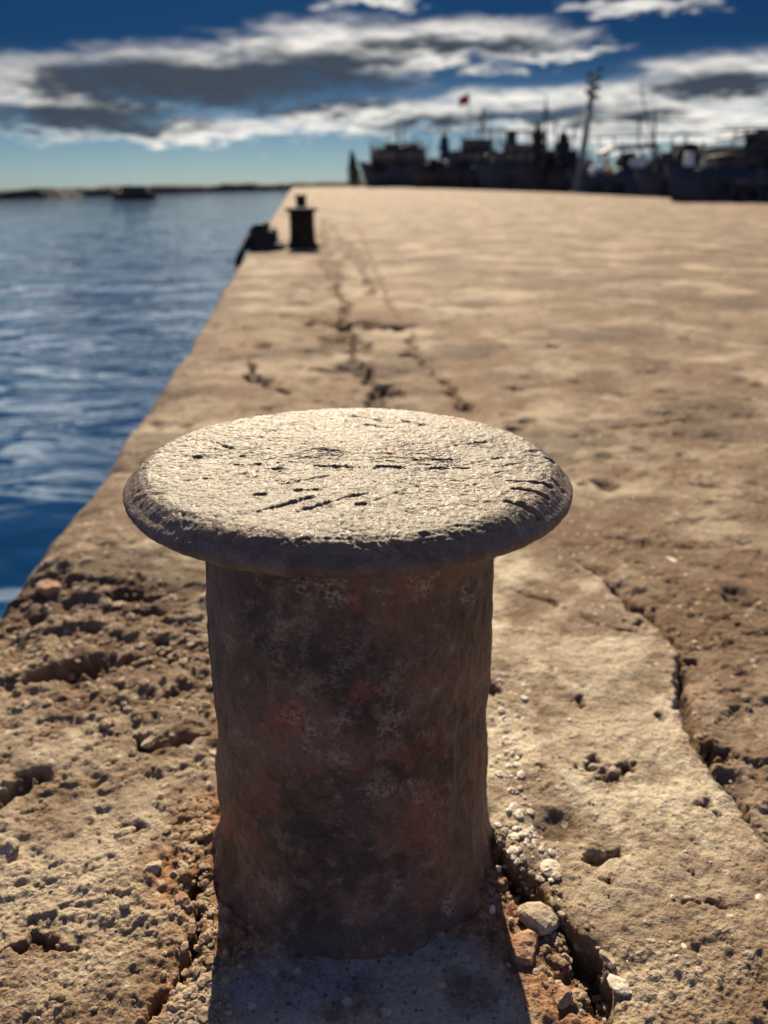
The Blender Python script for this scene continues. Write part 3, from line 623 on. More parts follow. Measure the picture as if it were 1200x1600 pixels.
# ------------------------------------------------------------------ the bollards
def lathe(prof, nseg):
    th = np.linspace(0, 2 * math.pi, nseg, endpoint=False)
    r = np.array([p[0] for p in prof]); z = np.array([p[1] for p in prof])
    RR = np.repeat(r[:, None], nseg, 1); ZZ = np.repeat(z[:, None], nseg, 1); TT = np.repeat(th[None, :], len(prof), 0)
    return RR, ZZ, TT
def resample(pts, step):
    pts = np.array(pts, float); d = np.hypot(*np.diff(pts, axis=0).T); c = np.append(0, np.cumsum(d)); n = max(2, int(c[-1] / step))
    tt = np.linspace(0, c[-1], n); return np.stack([np.interp(tt, c, pts[:, 0]), np.interp(tt, c, pts[:, 1])], -1)
HEAD_R, HEAD_Z = 0.192, 0.4095       # widest circle and its height
def near_bollard():
    root = empty('mooring_bollard', (BX, BY, 0))
    tag(root, 'large rusty bollard in the foreground with a wide round scarred pale top', 'bollard', 'bollards along the quay edge')
    root.rotation_euler = (0, R(0.9), 0)
    # post
    pr = resample([(0.162, -0.06), (0.150, -0.01), (0.145, 0.012), (0.140, 0.03), (0.1365, 0.05), (0.1345, 0.08), (0.133, 0.14), (0.132, 0.22), (0.1305, 0.30), (0.1305, 0.372), (0.133, 0.385), (0.140, 0.396)], 0.0022)
    RR, ZZ, TT = lathe(pr, 460)
    cx, cy = np.cos(TT), np.sin(TT)
    u = TT * 0.135
    def pf(f, o, sd): return fbm(cx * 1.0 + 3.3 * cy, ZZ * 7.5 + cy, f, o, sd)   # seamless round the post
    d = 0.004 * pf(1.6, 3, 400) + 0.0016 * pf(7, 3, 410) + 0.0008 * pf(24, 3, 420)
    low = sstep(0.14, 0.0, ZZ); d = d + low * 0.008 * pf(1.9, 2, 430)
    d = d - 0.0030 * np.exp(-((ZZ - 0.175 + .02 * np.sin(TT * 2)) / 0.03) ** 2)
    rr = RR + d
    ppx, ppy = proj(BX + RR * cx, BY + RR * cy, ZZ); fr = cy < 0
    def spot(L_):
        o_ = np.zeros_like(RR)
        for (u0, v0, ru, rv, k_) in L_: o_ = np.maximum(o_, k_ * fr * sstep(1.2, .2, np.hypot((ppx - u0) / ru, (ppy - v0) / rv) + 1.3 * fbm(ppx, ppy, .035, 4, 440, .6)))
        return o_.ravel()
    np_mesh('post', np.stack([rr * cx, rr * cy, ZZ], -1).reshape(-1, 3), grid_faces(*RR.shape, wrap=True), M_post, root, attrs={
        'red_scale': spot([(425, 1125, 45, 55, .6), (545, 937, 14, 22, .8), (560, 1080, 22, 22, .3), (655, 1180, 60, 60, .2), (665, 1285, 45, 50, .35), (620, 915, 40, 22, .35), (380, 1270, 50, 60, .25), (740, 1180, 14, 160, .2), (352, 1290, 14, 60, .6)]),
        'dark_patch': spot([(550, 1470, 200, 60, .9), (520, 1235, 60, 45, .9), (540, 1350, 110, 42, 1), (720, 1300, 40, 60, .6), (560, 1010, 120, 50, .5)]),
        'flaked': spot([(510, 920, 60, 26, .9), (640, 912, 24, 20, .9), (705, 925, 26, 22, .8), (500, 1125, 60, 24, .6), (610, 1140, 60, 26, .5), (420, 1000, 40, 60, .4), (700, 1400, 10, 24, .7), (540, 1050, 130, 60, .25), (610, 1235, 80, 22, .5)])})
    # head: thick disc with a rolled rim, slightly domed
    prof = [(0.0005, HEAD_Z + 0.0198), (0.06, HEAD_Z + 0.0196), (0.12, HEAD_Z + 0.0192), (0.15, HEAD_Z + 0.0188)]
    for dr_, dz_ in ((.030, .0184), (.0205, .0174), (.0145, .0146), (.0095, .0104), (.0055, .0060), (.0020, .0030), (0, 0), (.0004, -.0035), (.0030, -.0070), (.0080, -.0100), (.015, -.0118)): prof.append((HEAD_R - dr_, HEAD_Z + dz_))
    prof += [(0.15, HEAD_Z - .0126), (0.130, HEAD_Z - .0130)]
    pr = resample(prof, 0.0013)
    RR, ZZ, TT = lathe(pr, 900)
    gx, gy = RR * np.cos(TT), RR * np.sin(TT)
    # normals in the profile plane
    dp = np.gradient(pr, axis=0); nn = np.stack([-dp[:, 1], dp[:, 0]], -1); nn /= np.linalg.norm(nn, axis=1)[:, None]; nn = -nn
    if nn[3, 1] < 0: nn = -nn
    d = 0.0016 * fbm(gx, gy, 12, 2, 500) + 0.0007 * fbm(gx, gy * 1.4, 80, 3, 510) + 0.0007 * fbm(gx + ZZ, gy * 1.6 - ZZ, 260, 2, 520)
    fl = fbm(gx, gy * 1.8, 60, 4, 530, .6); d += 0.0006 * sstep(0.03, 0.08, fl) + 0.0004 * sstep(-.16, -.2, fl)
    sx, sy = gx + .003 * fbm(gx, gy, 60, 2, 535), gy
    gouge = np.zeros_like(gx)
    rs = np.random.RandomState(5)
    G = []
    def hp(px_, py_):        # a point on the top face under a pixel, in head coordinates
        g = gnd(px_, py_, HEAD_Z + 0.016); return g.x - BX, g.y - BY
    for a, b2, wd, dp_ in [((388, 806), (475, 785), 2.6, 2.4), ((462, 803), (560, 776), 2.2, 2.4), ((360, 735), (392, 734), 2.2, 2.2), ((406, 741), (438, 742), 2.2, 2.2), ((482, 736), (545, 738), 3.0, 3.0),
                           ((578, 736), (610, 738), 3.0, 2.8), ((660, 738), (720, 736), 2.2, 2.0), ((775, 752), (850, 756), 2.4, 2.4), ((790, 766), (842, 770), 2.2, 2.2), ((545, 795), (560, 794), 2.4, 2.4),
                           ((386, 781), (400, 780), 2.8, 2.6), ((450, 773), (478, 774), 2.0, 1.8), ((780, 786), (830, 790), 2.6, 2.6), ((820, 705), (862, 697), 2.0, 2.0), ((850, 715), (885, 730), 3.4, 3.0), ((480, 710), (560, 716), 1.6, 1.4),
                           ((560, 668), (600, 672), 2.4, 2.2), ((620, 662), (650, 668), 2.8, 2.6), ((540, 655), (580, 660), 2.0, 2.0), ((640, 725), (700, 722), 2.0, 1.6), ((300, 722), (304, 724), 4.0, 3.6), ((330, 700), (350, 712), 1.8, 1.6),
                           ((345, 735), (420, 690), 1.5, 1.0), ((540, 800), (620, 770), 1.4, 1.2), ((700, 700), (760, 690), 1.6, 1.4), ((760, 720), (830, 712), 1.8, 1.6), ((430, 765), (500, 752), 1.4, 1.2), ((840, 740), (880, 752), 2.6, 2.4)]:
        G.append((hp(*a), hp(*b2), wd * 1e-3, dp_ * 1e-3))
    for k in range(1000):
        rr_ = 0.19 * math.sqrt(rs.rand()); t_ = rs.rand() * 6.283; c_ = (rr_ * math.cos(t_), rr_ * math.sin(t_))
        an = rs.normal(0.08, 0.45); L = rs.uniform(0.003, 0.020) * (1 if rs.rand() < .85 else 2.2)
        G.append(((c_[0] - L * math.cos(an), c_[1] - L * math.sin(an)), (c_[0] + L * math.cos(an), c_[1] + L * math.sin(an)), rs.uniform(0.3, 0.95) * 1e-3, rs.uniform(0.2, 0.8) * 1e-3))
    topm = (ZZ > HEAD_Z + 0.006)
    for a, b2, wd, dp_ in G:
        m = 0.004 + wd * 2
        bb = topm & (sx > min(a[0], b2[0]) - m) & (sx < max(a[0], b2[0]) + m) & (sy > min(a[1], b2[1]) - m) & (sy < max(a[1], b2[1]) + m)
        if not bb.any(): continue
        q = poly_dist(sx[bb], sy[bb], [a, b2]) / (wd * np.clip(1 + 1.6 * fbm(sx[bb], sy[bb], 120, 2, 540), .2, 2))
        k = sstep(1.15, 0.4, q); d[bb] -= dp_ * k * 0.9; gouge[bb] = np.maximum(gouge[bb], k)
        lip = np.exp(-((q - 1.5) / 0.4) ** 2); d[bb] += 0.25 * dp_ * lip
    rimz = sstep(HEAD_Z + 0.0150, HEAD_Z + 0.006, ZZ + 0.010 * fbm(TT * 2.0 * 1.0, ZZ * 60, 6, 3, 560) * (RR > .15))
    rimz[RR < 0.15] = 0
    d = d * (1 - .45 * rimz) + rimz * 0.0007 * fbm(np.cos(TT) * 3 + ZZ * 20, np.sin(TT) * 3, 5, 4, 570)
    d = d * sstep(0.0, 0.004, RR)
    rr = RR + d * nn[:, :1]; zz2 = ZZ + d * nn[:, 1:]
    np_mesh('head', np.stack([rr * np.cos(TT), rr * np.sin(TT), zz2], -1).reshape(-1, 3), grid_faces(*RR.shape, wrap=True), M_head, root, attrs={'gouge': gouge.ravel(), 'rim': rimz.ravel()})
near_bollard()
def far_bollard(bx, by, label, k=1.0):
    root = empty('mooring_bollard', (bx, by, 0)); tag(root, label, 'bollard', 'bollards along the quay edge')
    for nm, prof in (('post', [(0.20, -0.03), (0.19, 0.02), (0.165, 0.05), (0.142, 0.08), (0.136, 0.2), (0.134, 0.38)]),
                     ('head', [(0.001, 0.425), (0.14, 0.422), (0.172, 0.417), (0.182, 0.405), (0.180, 0.392), (0.165, 0.380), (0.12, 0.380)])):
        pr = resample(prof, 0.01) * k
        RR, ZZ, TT = lathe(pr, 64); d = 0.003 * fbm(np.cos(TT) * 3, np.sin(TT) * 3 + ZZ * 8, 2, 3, 600)
        np_mesh(nm, np.stack([(RR + d) * np.cos(TT), (RR + d) * np.sin(TT), ZZ], -1).reshape(-1, 3), grid_faces(*RR.shape, wrap=True), M_iron, root)
    return root
g = gnd(472, 389); far_bollard(g.x, g.y + .12, 'dark bollard beyond the foreground one, a heap of black rope on its left')
g = gnd(471, 331); far_bollard(g.x, g.y, 'small distant dark bollard just behind the second one')

# black rope heap draped over the edge
g = gnd(414, 391)
rope = empty('rope_heap', (g.x, g.y + .1, 0)); tag(rope, 'heap of thick black mooring rope slumped over the quay edge beside the second bollard', 'rope')
mb = MB()
for k in range(9):
    rr_ = 0.20 - 0.013 * k; mb.torus((random.uniform(-.03, .03), random.uniform(-.05, .05), 0.025 + 0.022 * k), rr_, 0.024, 'Z', 28, 8)
mb.torus((0.02, 0, 0.16), .12, .026, 'X', 24, 8); mb.torus((-.05, -.04, 0.14), .11, .026, 'Y', 24, 8)
mb.build('rope_coil', M_black, rope, True)
mb = MB()
for k in range(4):
    o_ = k * .045
    mb.tube([(-.05, -.05 + o_, .20 - .02 * k), (-.15, -.08 + o_, .15), (-.20, -.18 + o_, .07), (-.225, -.30 + o_, .0), (-.25, -.42 + o_, -.08), (-.26, -.46 + o_, -.4), (-.26, -.46 + o_, -.95)], 0.034, 8)
mb.build('hanging_strand', M_black, rope, True)

# ------------------------------------------------------------------ stones
stones = [(195, 1301, 20, M_stone, 'squarish pale stone left of the bollard, above the flat oval stone'), (240, 1362, 19, M_stone, 'flat oval pale stone lying left of the bollard foot'),
          (15, 1332, 26, M_stone, 'rounded grey brown stone at the left edge of the photo'), (198, 1420, 13, M_stone, 'small wedge shaped stone on the fine grit left of the bollard'),
          (232, 1160, 14, M_stone, 'small pale stone sunk in the dark crack left of the bollard'), (285, 1412, 17, M_stoneb, 'brown stone on the red earth beside the bollard foot'),
          (838, 1437, 40, M_stone, 'large flat slab stone in the crack to the right of the bollard foot'), (822, 1478, 36, M_stoneb, 'brown earthy stone under the large slab stone in the crack'),
          (857, 1366, 24, M_stonew, 'whitest angular stone set in the pale concrete right of the bollard'), (818, 1318, 20, M_stonew, 'cream stone set in the concrete just above the whitest one'),
          (968, 1545, 26, M_stonew, 'speckled white stone in the lower right by the crack'), (948, 1508, 19, M_stone, 'small flat pale stone just above the speckled white stone'),
          (880, 1560, 22, M_stoneb, 'reddish brown stone deep in the lower right crack'), (1047, 877, 14, M_stonew, 'bright white chip on the concrete far right of the bollard head'),
          (75, 920, 26, M_stoneb, 'pinkish broken lump near the water edge'), (330, 1175, 13, M_stone, 'little round stone beside the left side of the bollard post'), (1185, 1413, 12, M_stonew, 'small white stone at the right edge of the photo')]
for k, (sx_, sy_, sr, mm, lb) in enumerate(stones):
    g = gnd(sx_, sy_); wr = (.8 if mm is M_stonew else .92) * sr * (Vector((g.x, g.y, -CAM_H)).dot(fwd)) / F
    gz = ground_z(g.x, g.y)
    emb = 0.10 if mm is M_stonew else 0.30
    v, f = rock_verts((0, 0, 0), wr, 900 + k, 0.35 if mm is M_stonew else 0.55, 3)
    v += 0.06 * wr * np.random.RandomState(k).normal(size=v.shape) * 0.4
    o = np_mesh('stone', v, f, mm, smooth=False); o.location = (g.x, g.y, gz + wr * (emb if mm is not M_stonew else 0.0) * .6)
    tag(o, lb, 'stone')
# gravel: far too many grains to count
VV, FF, cnt = [], [], 0
protos = [rock_verts((0, 0, 0), 1.0, 2000 + i, 0.6, 1) for i in range(24)]
rs = np.random.RandomState(11)
def strew(n_, fn, smin, smax):
    global cnt
    for _ in range(n_):
        qx, qy = fn()
        g = gnd(qx, qy); rb_ = math.hypot(g.x - BX, g.y - BY)
        if rb_ < 0.15 or g.x < float(left_edge(g.y)) + 0.03: continue
        sz = smin + (smax - smin) * rs.rand() ** 3
        v, f = protos[rs.randint(24)]; a = rs.rand() * 6.28; ca, sa = math.cos(a), math.sin(a)
        v = v @ np.array([[ca, sa, 0], [-sa, ca, 0], [0, 0, 1]]) * sz + np.array((g.x, g.y, ground_z(g.x, g.y) + sz * 0.02))
        VV.append(v); FF.append(f + cnt); cnt += len(v)
strew(900, lambda: (rs.normal(305, 22), rs.uniform(1240, 1600)), 0.001, 0.0075)
strew(700, lambda: (rs.uniform(0, 335), rs.normal(1010, 70)), 0.0015, 0.013)
strew(400, lambda: (rs.uniform(0, 320), rs.uniform(1100, 1600)), 0.0008, 0.004)
strew(500, lambda: (lambda t_: (760 + t_ * 170 + rs.normal(0, 22), 1330 + t_ * 230 + rs.normal(0, 20)))(rs.rand()), 0.001, 0.0065)
strew(500, lambda: (rs.uniform(760, 1200), rs.uniform(1000, 1600)), 0.0006, 0.002)
strew(160, lambda: (lambda i, t_: (c7[i][0] + (c7[i + 1][0] - c7[i][0]) * t_ + rs.normal(10, 10), c7[i][1] + (c7[i + 1][1] - c7[i][1]) * t_ + rs.normal(0, 8)))(rs.randint(0, len(c7) - 1), rs.rand()), 0.001, 0.005)
gv = np_mesh('gravel', np.concatenate(VV), np.concatenate(FF), M_grit, smooth=False); tag(gv, 'loose gravel and grit strewn over the broken concrete', 'gravel', kind='stuff')
# pale chips of aggregate showing in the concrete patch
VV, FF, cnt = [], [], 0
def chipf():
    t_ = rs.rand(); return (785 + rs.normal(0, 16) + 25 * t_, 1060 + 300 * t_)
strew(200, chipf, 0.0015, 0.0075)
strew(40, lambda: (rs.normal(835, 28), rs.normal(1345, 30)), 0.002, 0.008)
strew(140, lambda: (rs.uniform(790, 1150), rs.uniform(1000, 1560)), 0.001, 0.004)
ch = np_mesh('aggregate_chips', np.concatenate(VV), np.concatenate(FF), M_stonew, quay, smooth=False)
ch['kind'] = 'stuff'

# ------------------------------------------------------------------ boats moored along the right-hand edge
def hull_secs(L, B, z0, zd, bow, n=14, flip=False):
    """length along +X from 0 (end on the left) to L; raked, raised bow at x=0 unless flipped"""
    secs = []
    for i in range(n):
        t = i / (n - 1); xx = t * L
        w_ = math.sin(min(1, (t * 1.9 + 0.04)) * math.pi / 2) ** 0.7 * (1 - 0.22 * max(0, (t - .75) / .25) ** 2)
        sheer = bow * (1 - t) ** 2.2 + 0.25 * bow * max(0, t - .7) ** 1.2
        ztop = zd + sheer; rake = 0.10 * L * (1 - t) ** 3
        hb = B / 2 * max(w_, 0.03)
        secs.append([(xx - rake, -hb, ztop), (xx, -hb * 0.88, (ztop + z0) / 2), (xx + 0.2 * rake, -hb * 0.35, z0), (xx + 0.2 * rake, hb * 0.35, z0), (xx, hb * 0.88, (ztop + z0) / 2), (xx - rake, hb, ztop)])
    if flip: secs = [[(L - p[0], p[1], p[2]) for p in s_][::-1] for s_ in secs[::-1]]
    return secs
def boat(Y, pxl, pxr, hull_top, label, hull_m, house=None, house_m=None, flip=False, bow=None, cat='fishing boat', ntyre=3, rails=True, extra_gear=True, yaw=0.0):
    """hull spans photo columns pxl..pxr at depth Y; house = list of (pxl, pxr, top, bottom)"""
    a = at(pxl, 290, Y); b2 = at(pxr, 290, Y); L = (b2.x - a.x)
    zt = at((pxl + pxr) / 2, hull_top, Y).z; B = max(2.2, min(6, L * 0.3))
    root = empty('fishing_boat' if cat == 'fishing boat' else 'moored_boat', (a.x, Y + B / 2, WATER_Z)); tag(root, label, cat, 'boats moored along the quay')
    ox, oy, oz = a.x, Y + B / 2, WATER_Z
    bow = .6 * bow if bow is not None else 0.2 * (zt - WATER_Z)
    mb = MB(); mb.loft(hull_secs(L, B, -0.5, zt - oz, bow, flip=flip)); hull = mb.build('hull', hull_m, root, True)
    for p in hull.data.polygons: p.use_smooth = len(p.vertices) == 4
    # rubbing strake
    mb = MB(); mb.box((L / 2, -B / 2 - .04, (zt - oz) * 0.8), (L * 0.75, 0.10, 0.12)); mb.build('rubbing_strake', M_housed, root)
    if house:
        for (hl, hr_, htp, hbt) in house:
            x0 = at(hl, 290, Y).x - ox; x1 = at(hr_, 290, Y).x - ox; z1 = at((hl + hr_) / 2, htp, Y).z - oz; z0_ = at((hl + hr_) / 2, hbt, Y).z - oz
            mb = MB(); mb.box(((x0 + x1) / 2, 0, (z0_ + z1) / 2), (x1 - x0, B * 0.6, z1 - z0_), taper=0.94); hs = mb.build('wheelhouse', house_m or M_house, root, bevel=0.05)
            mb = MB(); mb.box(((x0 + x1) / 2, 0, z1 + .05), ((x1 - x0) * 1.08, B * 0.68, 0.10)); mb.build('roof', M_housed, hs)
            nw = max(2, int((x1 - x0) / 1.1)); hgt_ = (z1 - z0_) * 0.3
            for k in range(nw):
                wx = x0 + (x1 - x0) * (k + .5) / nw
                mb = MB(); mb.box((wx, -B * 0.3 - 0.01, z0_ + (z1 - z0_) * 0.66), ((x1 - x0) / nw * 0.6, 0.05, hgt_)); mb.build('window', M_glass, hs)
    if rails:
        mb = MB(); nps = max(4, int(L / 1.3)); hrl = 0.75
        zr = zt - oz
        for k in range(nps + 1):
            xx = L * (0.06 + 0.9 * k / nps); mb.tube([(xx, -B * .42, zr - .05), (xx, -B * .42, zr + hrl)], 0.03, 5)
        for hz in (hrl, hrl * .55): mb.tube([(L * .06, -B * .42, zr + hz), (L * .96, -B * .42, zr + hz)], 0.025, 5)
        mb.build('railing', M_spar, root)
    for k in range(ntyre):
        xx = L * (0.15 + 0.7 * (k + random.uniform(-.2, .2) + .3) / ntyre); mb = MB(); mb.torus((xx, -B / 2 - .12, (zt - oz) * random.uniform(.5, .72)), 0.30, 0.11, 'Y', 18, 8); mb.build('tyre_fender', M_black, root, True)
    if extra_gear:
        zr = zt - oz; hs_ = Y / 60
        for k in range(int(min(16, L * 1.3))):
            xx = random.uniform(.08, .95) * L; h_ = random.uniform(.3, .8) * min(2.2, .6 + hs_); mb = MB()
            mb.box((0, 0, h_ / 2), (random.uniform(.4, .9) * (.5 + hs_ * .6), random.uniform(.3, .9), h_), None, random.uniform(.5, 1))
            g_ = mb.build('deck_box', random.choice((M_housed, M_net, M_housed, M_house, M_tarp)), root, bevel=.03); g_.location = (xx, random.uniform(-.3, .3) * B, zr); g_.rotation_euler.z = random.uniform(0, 3)
        for k in range(13):
            xx = random.uniform(.03, .97) * L; yy = random.uniform(-.4, .4) * B; hh_ = random.uniform(.25, 1.0) ** 1.3 * (at(600, 205, Y).z - at(600, 262, Y).z); lx = random.gauss(0, .06) * hh_
            mb = MB(); mb.tube([(xx, yy, zr - .1), (xx + lx, yy, zr + hh_)], [Y * .0011, Y * .0005], 6); mb.build('spar', M_spar, root, True)
            if k % 3 == 0:
                mb = MB(); wx = random.uniform(.06, .16) * L * random.choice((-1, 1)); mb.tube([(xx + lx * .8, yy, zr + hh_ * .85), (xx + wx, yy, zr + hh_ * random.uniform(.2, .9))], Y * .0004, 5); mb.build('rigging_line', M_spar, root, True)
        for k in range(6):
            nv, nf = rock_verts((0, 0, 0), 1.0, 3000 + int(Y) * 7 + k, random.uniform(.5, .9), 2)
            nv = nv * (1 + .22 * np.random.RandomState(k).normal(size=(len(nv), 1)) * .5) * (Y * random.uniform(.006, .013))
            o_ = np_mesh('net_pile', nv, nf, random.choice((M_net, M_net, M_deck, M_tarp)), root); o_.location = (random.uniform(.08, .92) * L, random.uniform(-.3, .1) * B, zr + Y * .003)
        mb = MB(); mb.tube([(L * .55, -B * .3, zr + .7), (L * .55, B * .3, zr + .7)], .45, 14); mb.tube([(L * .55, -B * .3 - .05, zr + .7), (L * .55, -B * .3, zr + .7)], .62, 14); mb.tube([(L * .55, B * .3, zr + .7), (L * .55, B * .3 + .05, zr + .7)], .62, 14)
        mb.build('net_winch', M_net, root)
    def spar(name, p0, p1, r, m=M_spar, dy=0.0, rt=None):
        q0 = at(p0[0], p0[1], Y + dy) - Vector((ox, oy - B / 2, oz)); q1 = at(p1[0], p1[1], Y + dy) - Vector((ox, oy - B / 2, oz))
        q0.y -= B / 2 - B / 2; q1.y -= 0
        q0.y -= B / 2; q1.y -= B / 2
        mid_ = (q0 + q1) / 2; mb = MB(); mb.tube([q0, mid_, q1], [r, (r + (rt or r)) / 2, rt or r], 8); return mb.build(name, m, root, True)
    return root, spar, (ox, oy, oz, L, B, zt)

def gear(root, items, Y, info, m, name, sc=1.0):
    ox, oy, oz, L, B, zt = info
    for (x0, y0, x1, y1, r) in items:
        mb = MB(); mb.tube([at(x0, y0, Y + .3) - Vector((ox, oy, oz)), at(x1, y1, Y + .3) - Vector((ox, oy, oz))], r, 6)
        mb.build(name, m, root)
def bundle(root, px0, top, bot, wpx, Y, info, name, m, seed=1, lean=0):
    """net or tarpaulin furled round a spar: bulging, knotted, tapering"""
    ox, oy, oz, L, B, zt = info; n_ = 18; secs = []
    for i in range(n_):
        t_ = i / (n_ - 1); p = at(px0 + lean * (1 - t_), top + (bot - top) * t_, Y) - Vector((ox, oy, oz)); w_ = (at(px0 + wpx / 2, 250, Y) - at(px0 - wpx / 2, 250, Y)).x / 2
        prof = min(1, 0.15 + 2.2 * t_) * (1 - 0.25 * t_ ** 3) * (1 + 0.22 * math.sin(7 * t_ * 3.1 + seed))
        secs.append([(p.x + w_ * prof * math.cos(a) * (1 + .12 * math.sin(3 * a + seed + i)), p.y + w_ * prof * math.sin(a), p.z) for a in [2 * math.pi * k / 12 for k in range(12)]])
    mb = MB(); mb.loft(secs); return mb.build(name, m, root, True)

# A: farthest
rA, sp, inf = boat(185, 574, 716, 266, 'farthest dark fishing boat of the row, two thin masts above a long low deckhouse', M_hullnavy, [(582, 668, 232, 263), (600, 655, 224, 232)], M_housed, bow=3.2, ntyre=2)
sp('mast', (622, 262), (621, 186), .22, rt=.10); sp('mast', (631, 262), (631, 188), .22, rt=.10); sp('mast', (581, 262), (579, 222), .25, rt=.15); sp('boom', (583, 238), (660, 222), .12)
gear(rA, [(616, 205, 636, 205, .1), (606, 262, 608, 210, .1), (648, 262, 649, 212, .12), (670, 262, 671, 215, .1), (596, 262, 597, 218, .1), (612, 228, 640, 228, .12)], 185, inf, M_spar, 'rigging')
# B
rB, sp, inf = boat(135, 652, 800, 264, 'fishing boat flying a small red flag from a tall thin pole', M_hullblack, [(700, 778, 236, 260), (722, 768, 218, 236)], M_housed, bow=1.8, ntyre=3)
sp('mast', (755, 258), (754, 165), .28, rt=.12); fp = sp('flagpole', (732, 240), (733, 143), .10, rt=.05); sp('boom', (655, 206), (855, 204), .10)
gear(rB, [(754, 178, 762, 165, .1), (748, 180, 762, 178, .12), (735, 240, 755, 190, .07), (775, 240, 755, 190, .07), (745, 240, 746, 200, .12), (765, 236, 766, 196, .12), (692, 206, 692, 182, .1), (700, 206, 701, 178, .1), (684, 206, 683, 184, .1)], 135, inf, M_spar, 'rigging')
bundle(rB, 694, 206, 250, 17, 134.5, inf, 'tarpaulin_cover', M_tarp, 2)
# red flag
mb = MB(); q = [at(732.5, 146, 135), at(732.5, 162, 135)]; wv = 2.0
NN = 9; V0 = []
for j in range(2):
    V0.append([mb.bm.verts.new(Vector((q[j].x - wv * 0.72 * i / (NN - 1), q[j].y + .15 * math.sin(i * 1.1), q[j].z - 0.35 * i / (NN - 1) - (0.2 * i / (NN - 1) if j == 0 else 0)))) for i in range(NN)])
for i in range(NN - 1): mb.bm.faces.new((V0[0][i], V0[0][i + 1], V0[1][i + 1], V0[1][i]))
fo = mb.build('flag', M_red, None, True); fo.modifiers.new('thick', 'SOLIDIFY').thickness = .02
fo.parent = fp; fo.matrix_parent_inverse = (Matrix.Translation(rB.location)).inverted(); tag(fo, 'small red flag')
# C
rC, sp, inf = boat(100, 758, 905, 264, 'fishing boat with a square dark funnel, behind the furled nets', M_hullgrey, [(770, 856, 238, 256), (786, 846, 226, 238)], M_housed, bow=1.3, ntyre=3)
gear(rC, [(770, 240, 770, 208, .09), (778, 236, 779, 200, .08), (786, 226, 787, 196, .07), (822, 226, 823, 200, .08), (764, 206, 850, 206, .06), (832, 226, 832, 194, .08)], 100, inf, M_spar, 'rigging')
ox, oy, oz, L, B, zt = inf; mb = MB()
p0 = at(795, 228, 99) - Vector((ox, oy, oz)); p1 = at(813, 201, 99) - Vector((ox, oy, oz))
mb.box(((p0.x + p1.x) / 2, 0, (p0.z + p1.z) / 2), (p1.x - p0.x, 1.2, p1.z - p0.z), taper=.9); mb.build('funnel', M_hullblack, rC, bevel=.08)
# D
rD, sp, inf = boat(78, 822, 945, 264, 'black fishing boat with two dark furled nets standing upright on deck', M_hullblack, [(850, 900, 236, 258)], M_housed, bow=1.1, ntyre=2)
bundle(rD, 839, 190, 256, 21, 76, inf, 'furled_net', M_net, 1, 2); bundle(rD, 879, 203, 256, 24, 76.5, inf, 'furled_net', M_net, 4, 2)
sp('mast', (853, 258), (853, 152), .16, rt=.06); sp('mast', (868, 258), (868, 182), .13, rt=.06); sp('mast', (899, 258), (897, 190), .10, rt=.05); sp('mast', (827, 258), (827, 205), .10, rt=.05)
gear(rD, [(846, 178, 860, 174, .07), (848, 190, 862, 186, .09), (853, 160, 846, 200, .05), (853, 160, 862, 200, .05), (864, 195, 874, 192, .07), (890, 215, 905, 212, .06), (885, 240, 905, 180, .04)], 78, inf, M_spar, 'rigging')
# E
rE, sp, inf = boat(58, 905, 1050, 272, 'boat with a dark arched canopy over pale gear, right of the leaning pole', M_hullnavy, None, None, bow=.5, ntyre=3)
ox, oy, oz, L, B, zt = inf; mb = MB(); secs = []
for i in range(9):
    t_ = i / 8; qx = 944 + 88 * t_; yy = 229 - 6 * t_ + 22 * max(0, .25 - t_) ** 1.2 * 2
    p = at(qx, yy, 58); p = p - Vector((ox, oy, oz)); secs.append([(p.x, -B * .45, p.z - .25), (p.x, -B * .3, p.z), (p.x, B * .3, p.z), (p.x, B * .45, p.z - .25), (p.x, B * .3, p.z - .22), (p.x, -B * .3, p.z - .22)])
mb.loft(secs); mb.build('canopy', M_housed, rE)
gear(rE, [(948, 236, 948, 268, .08), (972, 230, 972, 268, .08), (1000, 228, 1000, 268, .07), (1028, 226, 1028, 268, .09), (915, 215, 1100, 209, .06), (905, 187, 1105, 188, .05), (998, 228, 999, 176, .06), (1022, 228, 1024, 172, .08), (1010, 228, 1010, 215, .05), (935, 233, 936, 212, .05), (960, 228, 960, 213, .05)], 58, inf, M_spar, 'boom_frame')
mb = MB(); 
for (qx, qy, rr_) in ((1002, 251, .42), (990, 254, .3), (1012, 256, .32)):
    p = at(qx, qy, 57.5) - Vector((ox, oy, oz)); mb.torus((p.x, p.y, p.z), rr_ * .62, rr_ * .42, 'Y', 20, 10)
mb.build('life_ring', M_white, rE, True)
for (qx, qy) in ((940, 262), (926, 268), (952, 268)):
    p = at(qx, qy, 56) - Vector((ox, oy, oz)); mb = MB(); bmesh.ops.create_icosphere(mb.bm, subdivisions=2, radius=.26, matrix=Matrix.Translation(p)); bmesh.ops.scale(mb.bm, vec=(1, 1, 1.0), verts=mb.bm.verts); mb.tube([p + Vector((0, 0, .2)), p + Vector((0, 0, .55))], .05, 6); mb.build('float_buoy', M_white if qx != 952 else M_orange, rE, True)
